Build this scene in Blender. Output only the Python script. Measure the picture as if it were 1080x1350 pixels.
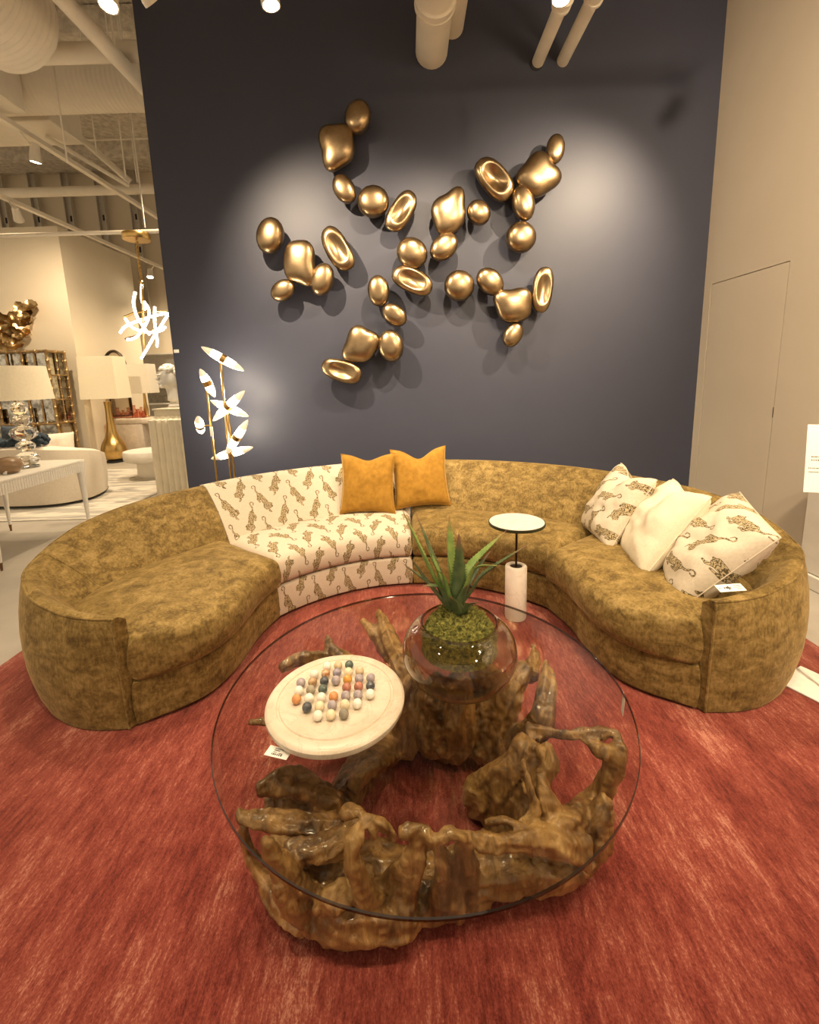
import bpy, bmesh, math, random
from mathutils import Vector, Matrix, noise, Euler
random.seed(7)
for o in list(bpy.data.objects): bpy.data.objects.remove(o)
scene = bpy.context.scene
COL = scene.collection
# ------------------------------------------------------------------ camera
FPX, CX, CY, CAMH = 588.0, 540.0, 598.0, 1.52
ROLL = math.radians(1.66); PITCH = math.atan(FPX / 3391.0)
_F = Vector((0, math.cos(PITCH), -math.sin(PITCH)))
_R0 = Vector((1, 0, 0)); _U0 = _R0.cross(_F)
_R = _R0 * math.cos(ROLL) - _U0 * math.sin(ROLL)
_U = _R0 * math.sin(ROLL) + _U0 * math.cos(ROLL)
CAM = Vector((0, 0, CAMH))
cam = bpy.data.cameras.new('camera'); camo = bpy.data.objects.new('camera', cam); COL.objects.link(camo)
cam.sensor_fit = 'HORIZONTAL'; cam.sensor_width = 36.0; cam.lens = FPX / 1080 * 36
cam.shift_x = 0.0; cam.shift_y = -(675 - CY) / 1080.0
cam.clip_start = 0.05; cam.clip_end = 100
m = Matrix.Identity(4)
for i in range(3):
    m[i][0] = _R[i]; m[i][1] = _U[i]; m[i][2] = -_F[i]; m[i][3] = CAM[i]
camo.matrix_world = m
scene.camera = camo
def ray(px, py): return _R * ((px - CX) / FPX) - _U * ((py - CY) / FPX) + _F
def onz(px, py, z): d = ray(px, py); return CAM + d * ((z - CAMH) / d.z)
def ony(px, py, y): d = ray(px, py); return CAM + d * (y / d.y)
def onx(px, py, x): d = ray(px, py); return CAM + d * (x / d.x)
# ------------------------------------------------------------------ world, exposure
w = bpy.data.worlds.new('world'); scene.world = w; w.use_nodes = True
w.node_tree.nodes['Background'].inputs[0].default_value = (1.0, 0.79, 0.55, 1)
w.node_tree.nodes['Background'].inputs[1].default_value = 0.80
vs = scene.view_settings
vs.view_transform = 'Standard'; vs.look = 'None'; vs.gamma = 1.0; vs.exposure = 0.0; vs.use_curve_mapping = False
WARM = (1.0, 0.78, 0.52)
# ------------------------------------------------------------------ tagging helpers
WL = {}
def tag(o, label=None, cat=None, group=None, kind=None):
    if label: o['label'] = label
    if cat: o['category'] = cat
    if group: o['group'] = group
    if kind: o['kind'] = kind
    return o
def thing(name, label, cat, loc=(0, 0, 0), group=None):
    o = bpy.data.objects.new(name, None); COL.objects.link(o); o.empty_display_size = 0.05
    o.location = loc; WL[o.name] = Vector(loc)
    return tag(o, label, cat, group)
def link(name, me, parent=None):
    o = bpy.data.objects.new(name, me); COL.objects.link(o); WL[o.name] = Vector((0, 0, 0))
    if parent is not None:
        o.parent = parent
        o.matrix_parent_inverse = Matrix.Translation(-WL.get(parent.name, Vector()))
    return o
def copy_tree(o, d, parent=None):
    c = o.copy(); COL.objects.link(c)
    WL[c.name] = WL.get(o.name, Vector())
    if parent is not None: c.parent = parent
    else: c.location = o.location + Vector(d); WL[c.name] = WL[o.name] + Vector(d)
    for ch in list(o.children): copy_tree(ch, d, c)
    return c
# ------------------------------------------------------------------ mesh builder
class MB:
    def __init__(s): s.v = []; s.f = []; s.uv = []; s.mi = []; s.cur = 0
    def add(s, vs, fs, uvs=None):
        b = len(s.v); s.v += [tuple(x) for x in vs]
        for i, f in enumerate(fs):
            s.f.append(tuple(b + k for k in f)); s.mi.append(s.cur)
            s.uv.append([uvs[k] for k in f] if uvs else None)
        return s
    def box(s, x0, x1, y0, y1, z0, z1, M=None):
        v = [(x, y, z) for z in (z0, z1) for y in (y0, y1) for x in (x0, x1)]
        if M: v = [M @ Vector(p) for p in v]
        return s.add(v, [(0, 2, 3, 1), (4, 5, 7, 6), (0, 1, 5, 4), (2, 6, 7, 3), (0, 4, 6, 2), (1, 3, 7, 5)])
    def bbox(s, x0, x1, y0, y1, z0, z1, r=0.01, seg=2, M=None):
        bm = bmesh.new(); bmesh.ops.create_cube(bm, size=1)
        for v in bm.verts: v.co = Vector(((x0 + x1) / 2 + v.co.x * (x1 - x0), (y0 + y1) / 2 + v.co.y * (y1 - y0), (z0 + z1) / 2 + v.co.z * (z1 - z0)))
        bmesh.ops.bevel(bm, geom=bm.edges[:], offset=r, segments=seg, affect='EDGES', profile=.5)
        bm.verts.ensure_lookup_table()
        s.add([(M @ v.co if M else v.co.copy()) for v in bm.verts], [[v.index for v in f.verts] for f in bm.faces]); bm.free()
        return s
    def tube(s, pts, rad, n=10, cap=True, uvs=None, squash=None):
        pts = [Vector(p) for p in pts]; k = len(pts)
        if not isinstance(rad, (list, tuple)): rad = [rad] * k
        T = []
        for i in range(k):
            t = pts[min(i + 1, k - 1)] - pts[max(i - 1, 0)]
            T.append(t.normalized() if t.length > 1e-9 else Vector((0, 0, 1)))
        a = Vector((0, 0, 1)) if abs(T[0].z) < .9 else Vector((1, 0, 0))
        N = T[0].cross(a).normalized(); vs = []; fs = []
        for i in range(k):
            N = (N - T[i] * N.dot(T[i]))
            N = N.normalized() if N.length > 1e-6 else T[i].orthogonal().normalized()
            B = T[i].cross(N)
            for j in range(n):
                q = 2 * math.pi * j / n
                vs.append(pts[i] + (N * math.cos(q) + B * math.sin(q)) * rad[i])
        for i in range(k - 1):
            for j in range(n):
                fs.append((i * n + j, i * n + (j + 1) % n, (i + 1) * n + (j + 1) % n, (i + 1) * n + j))
        if cap:
            fs.append(tuple(range(n - 1, -1, -1))); fs.append(tuple((k - 1) * n + j for j in range(n)))
        return s.add(vs, fs)
    def lathe(s, prof, c=(0, 0, 0), n=32, M=None, wob=None):
        vs = []; fs = []; k = len(prof); c = Vector(c)
        for r, z in prof:
            for j in range(n):
                q = 2 * math.pi * j / n; rr = r * (wob(q, z) if wob else 1)
                p = Vector((rr * math.cos(q), rr * math.sin(q), z))
                vs.append((M @ p if M else p) + c)
        for i in range(k - 1):
            for j in range(n):
                fs.append((i * n + j, i * n + (j + 1) % n, (i + 1) * n + (j + 1) % n, (i + 1) * n + j))
        if prof[0][0] > 1e-5: fs.append(tuple(range(n - 1, -1, -1)))
        if prof[-1][0] > 1e-5: fs.append(tuple((k - 1) * n + j for j in range(n)))
        return s.add(vs, fs)
    def ball(s, c, r, nu=16, nv=10, M=None, fn=None):
        c = Vector(c); vs = []; fs = []
        if not isinstance(r, (list, tuple)): r = (r, r, r)
        for i in range(nv + 1):
            ph = math.pi * i / nv - math.pi / 2
            for j in range(nu):
                q = 2 * math.pi * j / nu
                d = Vector((math.cos(ph) * math.cos(q), math.cos(ph) * math.sin(q), math.sin(ph)))
                k = fn(d) if fn else 1
                p = Vector((d.x * r[0] * k, d.y * r[1] * k, d.z * r[2] * k))
                vs.append((M @ p if M else p) + c)
        for i in range(nv):
            for j in range(nu):
                fs.append((i * nu + j, i * nu + (j + 1) % nu, (i + 1) * nu + (j + 1) % nu, (i + 1) * nu + j))
        return s.add(vs, fs)
    def grid(s, rows, uvs=None, flip=False, closed=False):
        n = len(rows[0]); k = len(rows); vs = [p for r in rows for p in r]; fs = []
        for i in range(k - 1):
            for j in range(n if closed else n - 1):
                f = (i * n + j, i * n + (j + 1) % n, (i + 1) * n + (j + 1) % n, (i + 1) * n + j)
                fs.append(f[::-1] if flip else f)
        return s.add(vs, fs, [u for r in uvs for u in r] if uvs else None)
    def build(s, name, mat, parent=None, smooth=True, weld=0, angle=None):
        me = bpy.data.meshes.new(name); me.from_pydata(s.v, [], s.f)
        if any(u is not None for u in s.uv):
            l = me.uv_layers.new(name='UVMap'); d = l.data; i = 0
            for f, u in zip(s.f, s.uv):
                for k in range(len(f)):
                    d[i].uv = u[k] if u else (0, 0); i += 1
        mats = mat if isinstance(mat, (list, tuple)) else [mat]
        for x in mats: me.materials.append(x)
        if len(mats) > 1: me.polygons.foreach_set('material_index', s.mi)
        bm = bmesh.new(); bm.from_mesh(me)
        if weld: bmesh.ops.remove_doubles(bm, verts=bm.verts[:], dist=weld)
        bmesh.ops.dissolve_degenerate(bm, dist=1e-7, edges=bm.edges[:])
        bmesh.ops.recalc_face_normals(bm, faces=bm.faces[:])
        bm.to_mesh(me); bm.free()
        if smooth:
            me.polygons.foreach_set('use_smooth', [True] * len(me.polygons))
            if angle is None: angle = 40
            try: me.set_sharp_from_angle(angle=math.radians(angle))
            except Exception: pass
        me.update()
        return link(name, me, parent)
def catmull(pts, n):
    pts = [Vector(p) for p in pts]; k = len(pts)
    P = [pts[0] * 2 - pts[1]] + pts + [pts[-1] * 2 - pts[-2]]
    L = [0]
    for i in range(k - 1): L.append(L[-1] + (pts[i + 1] - pts[i]).length)
    out = []
    for q in range(n):
        s = L[-1] * q / (n - 1); i = 0
        while i < k - 2 and s > L[i + 1]: i += 1
        t = (s - L[i]) / max(L[i + 1] - L[i], 1e-9)
        a, b, c, d = P[i], P[i + 1], P[i + 2], P[i + 3]
        out.append(0.5 * ((2 * b) + (c - a) * t + (2 * a - 5 * b + 4 * c - d) * t * t + (3 * b - a - 3 * c + d) * t ** 3))
    return out
def lerp(a, b, t): return a + (b - a) * t
# ------------------------------------------------------------------ materials
def nt(name):
    m = bpy.data.materials.new(name); m.use_nodes = True
    return m, m.node_tree, m.node_tree.nodes['Principled BSDF']
def N(t, typ, **kw):
    n = t.nodes.new(typ)
    for k, v in kw.items():
        if k.startswith('i_'): n.inputs[int(k[2:])].default_value = v
        else: setattr(n, k, v)
    return n
def ramp(t, fac, stops):
    r = t.nodes.new('ShaderNodeValToRGB'); e = r.color_ramp.elements
    while len(e) < len(stops): e.new(.5)
    for el, (p, c) in zip(e, stops): el.position = p; el.color = (*c, 1) if len(c) == 3 else c
    t.links.new(fac, r.inputs[0]); return r.outputs[0]
def noise_node(t, scale, stretch=(1, 1, 1), detail=4, rough=.55, coord='Object', dist=0):
    tc = N(t, 'ShaderNodeTexCoord'); mp = N(t, 'ShaderNodeMapping'); mp.inputs['Scale'].default_value = stretch
    t.links.new(tc.outputs[coord], mp.inputs[0])
    n = N(t, 'ShaderNodeTexNoise'); n.inputs['Scale'].default_value = scale; n.inputs['Detail'].default_value = detail
    n.inputs['Roughness'].default_value = rough; n.inputs['Distortion'].default_value = dist
    t.links.new(mp.outputs[0], n.inputs['Vector']); return n.outputs[0]
def bump(t, b, h, strength=.3, dist=.005):
    n = N(t, 'ShaderNodeBump'); n.inputs['Strength'].default_value = strength; n.inputs['Distance'].default_value = dist
    t.links.new(h, n.inputs['Height']); t.links.new(n.outputs[0], b.inputs['Normal'])
def pm(name, col, rough=.5, metal=0, col2=None, nscale=5, stretch=(1, 1, 1), bscale=None, bstr=.2, bdist=.004, spec=.5, sheen=0, sheencol=(1, 1, 1), coat=0, lo=.35, hi=.65, emit=None, estr=0, dist=0):
    m, t, b = nt(name)
    b.inputs['Roughness'].default_value = rough; b.inputs['Metallic'].default_value = metal
    b.inputs['Specular IOR Level'].default_value = spec
    c2 = col2 if col2 else tuple(x * .93 for x in col)
    n = noise_node(t, nscale, stretch, dist=dist)
    t.links.new(ramp(t, n, [(lo, c2), (hi, col)]), b.inputs['Base Color'])
    if bscale: bump(t, b, noise_node(t, bscale, stretch), bstr, bdist)
    if sheen: b.inputs['Sheen Weight'].default_value = sheen; b.inputs['Sheen Tint'].default_value = (*sheencol, 1); b.inputs['Sheen Roughness'].default_value = .4
    if coat: b.inputs['Coat Weight'].default_value = coat; b.inputs['Coat Roughness'].default_value = .08
    if emit: b.inputs['Emission Color'].default_value = (*emit, 1); b.inputs['Emission Strength'].default_value = estr
    return m
def glass_mat(name, tint, refl_rough=.01, edge=1.0, ior=1.45):
    # clear pane: tinted see-through with a Fresnel reflection
    m = bpy.data.materials.new(name); m.use_nodes = True; t = m.node_tree
    t.nodes.remove(t.nodes['Principled BSDF']); out = [n for n in t.nodes if n.type == 'OUTPUT_MATERIAL'][0]
    tr = N(t, 'ShaderNodeBsdfTransparent'); tr.inputs[0].default_value = (*tint, 1)
    gl = N(t, 'ShaderNodeBsdfGlossy'); gl.inputs['Roughness'].default_value = refl_rough
    # Schlick reflectance from the facing angle, the same on both sides of a pane
    lw = N(t, 'ShaderNodeLayerWeight'); lw.inputs[0].default_value = .5
    pw = N(t, 'ShaderNodeMath', operation='POWER'); pw.inputs[1].default_value = 5; t.links.new(lw.outputs['Facing'], pw.inputs[0])
    r0 = ((ior - 1) / (ior + 1)) ** 2
    fr = N(t, 'ShaderNodeMath', operation='MULTIPLY_ADD'); fr.inputs[1].default_value = 1 - r0; fr.inputs[2].default_value = r0; t.links.new(pw.outputs[0], fr.inputs[0])
    ml = N(t, 'ShaderNodeMath', operation='MULTIPLY'); ml.inputs[1].default_value = edge; ml.use_clamp = True
    mx = N(t, 'ShaderNodeMixShader'); t.links.new(fr.outputs[0], ml.inputs[0]); t.links.new(ml.outputs[0], mx.inputs[0])
    t.links.new(tr.outputs[0], mx.inputs[1]); t.links.new(gl.outputs[0], mx.inputs[2]); t.links.new(mx.outputs[0], out.inputs[0])
    return m
def emat(name, col, strength):
    m, t, b = nt(name); b.inputs['Base Color'].default_value = (*col, 1)
    b.inputs['Emission Color'].default_value = (*col, 1); b.inputs['Emission Strength'].default_value = strength
    return m
# --- woven print: prowling tigers, drawn as distance fields in the fabric's own UV space (metres)
TIGER = [  # capsules ax, ay, bx, by, r in tile units
    (.145, .865, .115, .905, .011), (.115, .905, .13, .955, .011), (.13, .955, .18, .965, .011), (.18, .965, .215, .93, .012), (.215, .93, .205, .87, .013),
    (.205, .87, .185, .80, .015), (.185, .80, .20, .73, .017), (.20, .73, .245, .66, .022),
    (.25, .63, .33, .44, .052), (.33, .44, .37, .33, .058), (.37, .30, .44, .235, .046),
    (.22, .60, .185, .50, .032), (.185, .50, .205, .42, .018), (.30, .58, .355, .50, .028),
    (.33, .34, .30, .23, .026), (.30, .23, .34, .17, .016), (.44, .33, .505, .30, .024), (.505, .30, .52, .22, .016), (.40, .20, .41, .10, .02), (.41, .10, .45, .06, .014)]
def tiger_group():
    g = bpy.data.node_groups.new('tiger_motif', 'ShaderNodeTree')
    g.interface.new_socket('P', in_out='INPUT', socket_type='NodeSocketVector')
    g.interface.new_socket('D', in_out='OUTPUT', socket_type='NodeSocketFloat')
    gi = g.nodes.new('NodeGroupInput'); go = g.nodes.new('NodeGroupOutput'); last = None
    for qi, (ax, ay, bx, by, r) in enumerate(TIGER):
        r *= 1.15 if qi < 8 else 1.42
        ba = Vector((bx - ax, by - ay, 0)); L = ba.length_squared
        s = N(g, 'ShaderNodeVectorMath', operation='SUBTRACT'); s.inputs[1].default_value = (ax, ay, 0); g.links.new(gi.outputs[0], s.inputs[0])
        d = N(g, 'ShaderNodeVectorMath', operation='DOT_PRODUCT'); d.inputs[1].default_value = ba / L; g.links.new(s.outputs[0], d.inputs[0])
        c = N(g, 'ShaderNodeClamp'); g.links.new(d.outputs['Value'], c.inputs[0])
        k = N(g, 'ShaderNodeVectorMath', operation='SCALE'); k.inputs[0].default_value = ba; g.links.new(c.outputs[0], k.inputs['Scale'])
        e = N(g, 'ShaderNodeVectorMath', operation='DISTANCE'); g.links.new(s.outputs[0], e.inputs[0]); g.links.new(k.outputs[0], e.inputs[1])
        f = N(g, 'ShaderNodeMath', operation='SUBTRACT'); f.inputs[1].default_value = r; g.links.new(e.outputs['Value'], f.inputs[0])
        if last is None: last = f
        else:
            mn = N(g, 'ShaderNodeMath', operation='MINIMUM'); g.links.new(last.outputs[0], mn.inputs[0]); g.links.new(f.outputs[0], mn.inputs[1]); last = mn
    g.links.new(last.outputs[0], go.inputs[0]); return g
TG = tiger_group()
def tiger_mat(name, tile, base, base2, ink, flip=False, rot=0):
    m, t, b = nt(name); b.inputs['Roughness'].default_value = .85; b.inputs['Specular IOR Level'].default_value = .2
    uv = N(t, 'ShaderNodeTexCoord'); mp = N(t, 'ShaderNodeMapping')
    mp.inputs['Scale'].default_value = (1 / tile, (-1 if flip else 1) / tile, 1); mp.inputs['Rotation'].default_value = (0, 0, rot)
    t.links.new(uv.outputs['UV'], mp.inputs[0])
    nz = N(t, 'ShaderNodeTexNoise'); nz.inputs['Scale'].default_value = 14; t.links.new(mp.outputs[0], nz.inputs['Vector'])
    ds = []
    for off, mir in (((0, 0, 0), 1), ((.5, .5, 0), -1)):
        a = N(t, 'ShaderNodeVectorMath', operation='ADD'); a.inputs[1].default_value = off; t.links.new(mp.outputs[0], a.inputs[0])
        fr = N(t, 'ShaderNodeVectorMath', operation='FRACTION'); t.links.new(a.outputs[0], fr.inputs[0])
        src = fr
        if mir < 0:
            mu = N(t, 'ShaderNodeVectorMath', operation='MULTIPLY_ADD'); mu.inputs[1].default_value = (-1, 1, 1); mu.inputs[2].default_value = (.62, 0, 0)
            t.links.new(fr.outputs[0], mu.inputs[0]); src = mu
        g = N(t, 'ShaderNodeGroup'); g.node_tree = TG; t.links.new(src.outputs[0], g.inputs[0]); ds.append(g)
    mn = N(t, 'ShaderNodeMath', operation='MINIMUM'); t.links.new(ds[0].outputs[0], mn.inputs[0]); t.links.new(ds[1].outputs[0], mn.inputs[1])
    jit = N(t, 'ShaderNodeMath', operation='MULTIPLY_ADD'); jit.inputs[1].default_value = .03; t.links.new(nz.outputs[0], jit.inputs[0]); t.links.new(mn.outputs[0], jit.inputs[2])
    dd = N(t, 'ShaderNodeMath', operation='SUBTRACT'); dd.inputs[1].default_value = .015; t.links.new(jit.outputs[0], dd.inputs[0])
    inside = N(t, 'ShaderNodeMath', operation='LESS_THAN'); inside.inputs[1].default_value = 0.0; t.links.new(dd.outputs[0], inside.inputs[0])
    edge = N(t, 'ShaderNodeMath', operation='GREATER_THAN'); edge.inputs[1].default_value = -.0075; t.links.new(dd.outputs[0], edge.inputs[0])
    wv = N(t, 'ShaderNodeTexWave'); wv.wave_type = 'BANDS'; wv.bands_direction = 'DIAGONAL'; wv.inputs['Scale'].default_value = 11; wv.inputs['Distortion'].default_value = 9; wv.inputs['Detail'].default_value = 1; wv.inputs['Detail Scale'].default_value = 2.2
    t.links.new(mp.outputs[0], wv.inputs['Vector'])
    st = N(t, 'ShaderNodeMath', operation='GREATER_THAN'); st.inputs[1].default_value = .56; t.links.new(wv.outputs['Fac'], st.inputs[0])
    mxm = N(t, 'ShaderNodeMath', operation='MAXIMUM'); t.links.new(edge.outputs[0], mxm.inputs[0]); t.links.new(st.outputs[0], mxm.inputs[1])
    inkf = N(t, 'ShaderNodeMath', operation='MULTIPLY'); t.links.new(mxm.outputs[0], inkf.inputs[0]); t.links.new(inside.outputs[0], inkf.inputs[1])
    weave = noise_node(t, 220, (1, .25, 1), 2, coord='UV')
    bc = ramp(t, weave, [(.3, base2), (.7, base)])
    m1 = N(t, 'ShaderNodeMix', data_type='RGBA'); t.links.new(inside.outputs[0], m1.inputs[0]); t.links.new(bc, m1.inputs[6]); m1.inputs[7].default_value = (base[0] * .74, base[1] * .68, base[2] * .52, 1)
    m2 = N(t, 'ShaderNodeMix', data_type='RGBA'); t.links.new(inkf.outputs[0], m2.inputs[0]); t.links.new(m1.outputs[2], m2.inputs[6]); m2.inputs[7].default_value = (*ink, 1)
    t.links.new(m2.outputs[2], b.inputs['Base Color'])
    bump(t, b, weave, .15, .001)
    return m
M = {}
def chenille(name, dark, mid, light, sc=1.0):
    m, t, b = nt(name); b.inputs['Roughness'].default_value = .75; b.inputs['Specular IOR Level'].default_value = .25
    n1 = noise_node(t, 13 * sc, (1, 1, 1.7), 8, .68, dist=.5); n2 = noise_node(t, 90 * sc, (1, 1, .45), 3, .6)
    ad = N(t, 'ShaderNodeMath', operation='MULTIPLY_ADD'); ad.inputs[1].default_value = .35; t.links.new(n2, ad.inputs[0])
    mu = N(t, 'ShaderNodeMath', operation='MULTIPLY'); mu.inputs[1].default_value = .72; t.links.new(n1, mu.inputs[0]); t.links.new(mu.outputs[0], ad.inputs[2])
    t.links.new(ramp(t, ad.outputs[0], [(.40, dark), (.53, mid), (.66, light)]), b.inputs['Base Color'])
    b.inputs['Sheen Weight'].default_value = .35; b.inputs['Sheen Tint'].default_value = (.9, .68, .35, 1); b.inputs['Sheen Roughness'].default_value = .35
    ad2 = N(t, 'ShaderNodeMath', operation='MULTIPLY_ADD'); ad2.inputs[1].default_value = .5; t.links.new(n2, ad2.inputs[0]); t.links.new(n1, ad2.inputs[2])
    bump(t, b, ad2.outputs[0], .35, .006); return m
M['olive'] = chenille('olive_chenille', (.085, .052, .013), (.185, .122, .035), (.31, .215, .078))
M['tiger'] = tiger_mat('tiger_print_fabric', .262, (.63, .545, .435), (.54, .465, .37), (.09, .068, .028))
M['tiger_seat'] = tiger_mat('tiger_print_fabric_seat', .262, (.63, .545, .435), (.54, .465, .37), (.09, .068, .028), flip=True)
M['tiger_pillow'] = tiger_mat('tiger_print_pillow', .25, (.66, .58, .46), (.57, .50, .39), (.10, .075, .035), rot=.9)
M['mustard'] = pm('mustard_velvet', (.37, .195, .027), .8, col2=(.29, .148, .02), nscale=30, bscale=300, bstr=.15, bdist=.001, sheen=.5, sheencol=(1, .75, .35), spec=.2)
M['cream'] = pm('cream_linen', (.72, .65, .50), .85, col2=(.66, .59, .45), nscale=120, bscale=400, bstr=.15, bdist=.001, spec=.2)
M['plastic_black'] = pm('black_foot', (.012, .011, .01), .6)
def rug_mat():
    m, t, b = nt('red_wool_rug'); b.inputs['Roughness'].default_value = .9; b.inputs['Specular IOR Level'].default_value = .15
    n1 = noise_node(t, 1, (75, 17, 1), 6, .75); n2 = noise_node(t, 2.2, (3.2, .9, 1), 4, .6); n3 = noise_node(t, 1, (240, 130, 1), 2, .7)
    a = N(t, 'ShaderNodeMath', operation='MULTIPLY_ADD'); a.inputs[1].default_value = .55; t.links.new(n1, a.inputs[0])
    k = N(t, 'ShaderNodeMath', operation='MULTIPLY'); k.inputs[1].default_value = .45; t.links.new(n2, k.inputs[0]); t.links.new(k.outputs[0], a.inputs[2])
    a2 = N(t, 'ShaderNodeMath', operation='MULTIPLY_ADD'); a2.inputs[1].default_value = .30; t.links.new(n3, a2.inputs[0]); t.links.new(a.outputs[0], a2.inputs[2])
    t.links.new(ramp(t, a2.outputs[0], [(.49, (.066, .009, .008)), (.60, (.165, .028, .021)), (.70, (.255, .060, .044)), (.80, (.44, .19, .135))]), b.inputs['Base Color'])
    b.inputs['Sheen Weight'].default_value = .25; b.inputs['Sheen Tint'].default_value = (1, .55, .4, 1)
    bump(t, b, a2.outputs[0], .55, .01); return m
M['rug'] = rug_mat()
M['navy'] = pm('navy_paint', (.042, .0455, .070), .5, col2=(.040, .0435, .0675), nscale=3, bscale=180, bstr=.05, bdist=.001, spec=.35)
M['beige'] = pm('beige_paint', (.70, .62, .50), .7, col2=(.68, .60, .48), nscale=2, bscale=160, bstr=.04, bdist=.001)
M['creamwall'] = pm('cream_wall_paint', (.74, .65, .50), .75, col2=(.72, .63, .48), nscale=2)
M['concrete'] = pm('polished_concrete', (.46, .42, .36), .38, col2=(.36, .33, .285), nscale=1.6, bscale=40, bstr=.03)
M['deck'] = pm('sprayed_ceiling', (.74, .66, .53), .95, col2=(.50, .44, .35), nscale=9, bscale=25, bstr=.9, bdist=.03)
M['ivory'] = pm('ivory_pipe_paint', (.80, .73, .60), .55, nscale=6)
M['white'] = pm('white_paint', (.78, .74, .66), .45, nscale=8)
M['paper'] = pm('white_paper', (.86, .84, .78), .7, nscale=20)
M['ink'] = pm('black_ink', (.02, .02, .02), .7)
M['brass'] = pm('brushed_brass', (.70, .47, .17), .28, 1, col2=(.60, .39, .13), nscale=30, stretch=(1, 1, .1))
M['gold'] = pm('aged_gold_leaf', (.38, .275, .158), .30, 1, col2=(.27, .19, .105), nscale=12, bscale=60, bstr=.06, bdist=.002, lo=.3, hi=.6)
M['darkmetal'] = pm('dark_bronze', (.06, .045, .03), .35, .9)
M['steel'] = pm('galvanised_steel', (.55, .50, .42), .5, .4, nscale=10)
def wood_mat():
    m, t, b = nt('lacquered_root_wood'); b.inputs['Roughness'].default_value = .38
    n1 = noise_node(t, 22, (1, 1, .22), 7, .68, dist=.8); n2 = noise_node(t, 4, (1, 1, 1), 4, .6)
    a = N(t, 'ShaderNodeMath', operation='MULTIPLY_ADD'); a.inputs[1].default_value = .5; t.links.new(n1, a.inputs[0])
    k = N(t, 'ShaderNodeMath', operation='MULTIPLY'); k.inputs[1].default_value = .5; t.links.new(n2, k.inputs[0]); t.links.new(k.outputs[0], a.inputs[2])
    t.links.new(ramp(t, a.outputs[0], [(.37, (.050, .022, .007)), (.46, (.18, .088, .026)), (.55, (.36, .195, .065)), (.66, (.56, .35, .14))]), b.inputs['Base Color'])
    b.inputs['Coat Weight'].default_value = .5; b.inputs['Coat Roughness'].default_value = .15
    bump(t, b, n1, .75, .014); return m
M['wood'] = wood_mat()
M['tableglass'] = glass_mat('clear_table_glass', (.93, .94, .91), .005, 1.0)
M['glassedge'] = glass_mat('polished_glass_edge', (.20, .165, .11), .05, 2.0)
M['bowlglass'] = glass_mat('smoky_bowl_glass', (.68, .60, .49), .01, 2.0)
M['crystal'] = glass_mat('crystal_glass', (.88, .87, .82), .02, 3.0, 1.6)
mcr, tcr, bcr = nt('solid_crystal'); bcr.inputs['Transmission Weight'].default_value = 1; bcr.inputs['Roughness'].default_value = .0; bcr.inputs['IOR'].default_value = 1.55; bcr.inputs['Base Color'].default_value = (.98, .97, .93, 1); M['crystal_solid'] = mcr
M['pane'] = glass_mat('cabinet_pane', (.80, .80, .74), .03, 4.0)
def marble(name, c, c2, vein, sc=3.0):
    m, t, b = nt(name); b.inputs['Roughness'].default_value = .3
    n = noise_node(t, sc, (1, 1, 1), 8, .6, dist=1.5); n2 = noise_node(t, sc * 2.2, (1, 1, 1), 3)
    base = ramp(t, n2, [(.35, c2), (.65, c)]); v = ramp(t, n, [(.482, (0, 0, 0)), (.5, (1, 1, 1)), (.518, (0, 0, 0))])
    mx = N(t, 'ShaderNodeMix', data_type='RGBA'); mu = N(t, 'ShaderNodeMath', operation='MULTIPLY'); mu.inputs[1].default_value = .45
    t.links.new(v, mu.inputs[0]); t.links.new(mu.outputs[0], mx.inputs[0]); t.links.new(base, mx.inputs[6]); mx.inputs[7].default_value = (*vein, 1)
    t.links.new(mx.outputs[2], b.inputs['Base Color']); return m
M['marble_white'] = marble('white_marble', (.72, .69, .62), (.64, .61, .55), (.28, .26, .23), 6)
M['travertine'] = marble('pale_travertine', (.74, .66, .57), (.64, .56, .47), (.5, .42, .34), 5)
M['alabaster'] = marble('cream_stone_board', (.68, .60, .48), (.60, .52, .40), (.42, .35, .26), 7)
# ------------------------------------------------------------------ structure
WY = 4.45; WXL = -2.27; WXR = 2.86; CEIL = 6.9
def struct(name, mb, mat, parent=None, smooth=False):
    o = mb.build(name, mat, parent, smooth=smooth)
    if parent is None: o['kind'] = 'structure'
    return o
struct('floor', MB().box(-14, 6, -6, 14, -.1, 0), M['concrete'])
struct('ceiling', MB().box(-14, 6, -6, 14, CEIL, CEIL + .1), M['deck'])
struct('wall_back', MB().box(WXL, WXR, WY, WY + .18, 0, CEIL), M['navy'])
# right wall with a flush door let into it
DY0, DY1, DZ = 3.484, 4.352, 2.284; g = .006
wr = MB()
wr.box(WXR, WXR + .15, DY1, WY + .18, 0, CEIL); wr.box(WXR, WXR + .15, -6, DY0, 0, CEIL); wr.box(WXR, WXR + .15, DY0, DY1, DZ, CEIL); wr.box(WXR + .05, WXR + .15, DY0, DY1, 0, DZ)
struct('wall_right', wr, M['beige'])
d = MB().bbox(WXR + .001, WXR + .045, DY0 + g, DY1 - g, .01, DZ - g, .002, 1)
door = struct('door_1', d, M['beige'])
MB().bbox(WXR - .0012, WXR + .004, DY0 + .001, DY0 + .007, 1.12, 1.20, .0005, 1).build('latch', M['darkmetal'], door, False)
struct('baseboard_right', MB().bbox(WXR - .016, WXR - .001, -6, DY0 - .02, 0, .1, .004, 1), M['white'])
# far side: cream partition with a return, and the stud wall behind it
PX = -6.35; PY = 8.81; PZ = 4.42
struct('wall_left', MB().box(-14, PX, PY, PY + .2, 0, PZ).box(PX - .2, PX, PY + .2, 11.0, 0, PZ), M['creamwall'])
struct('wall_far', MB().box(-14, 6, 12.6, 12.75, 0, CEIL), M['creamwall'])
far = bpy.data.objects['wall_far']
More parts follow.
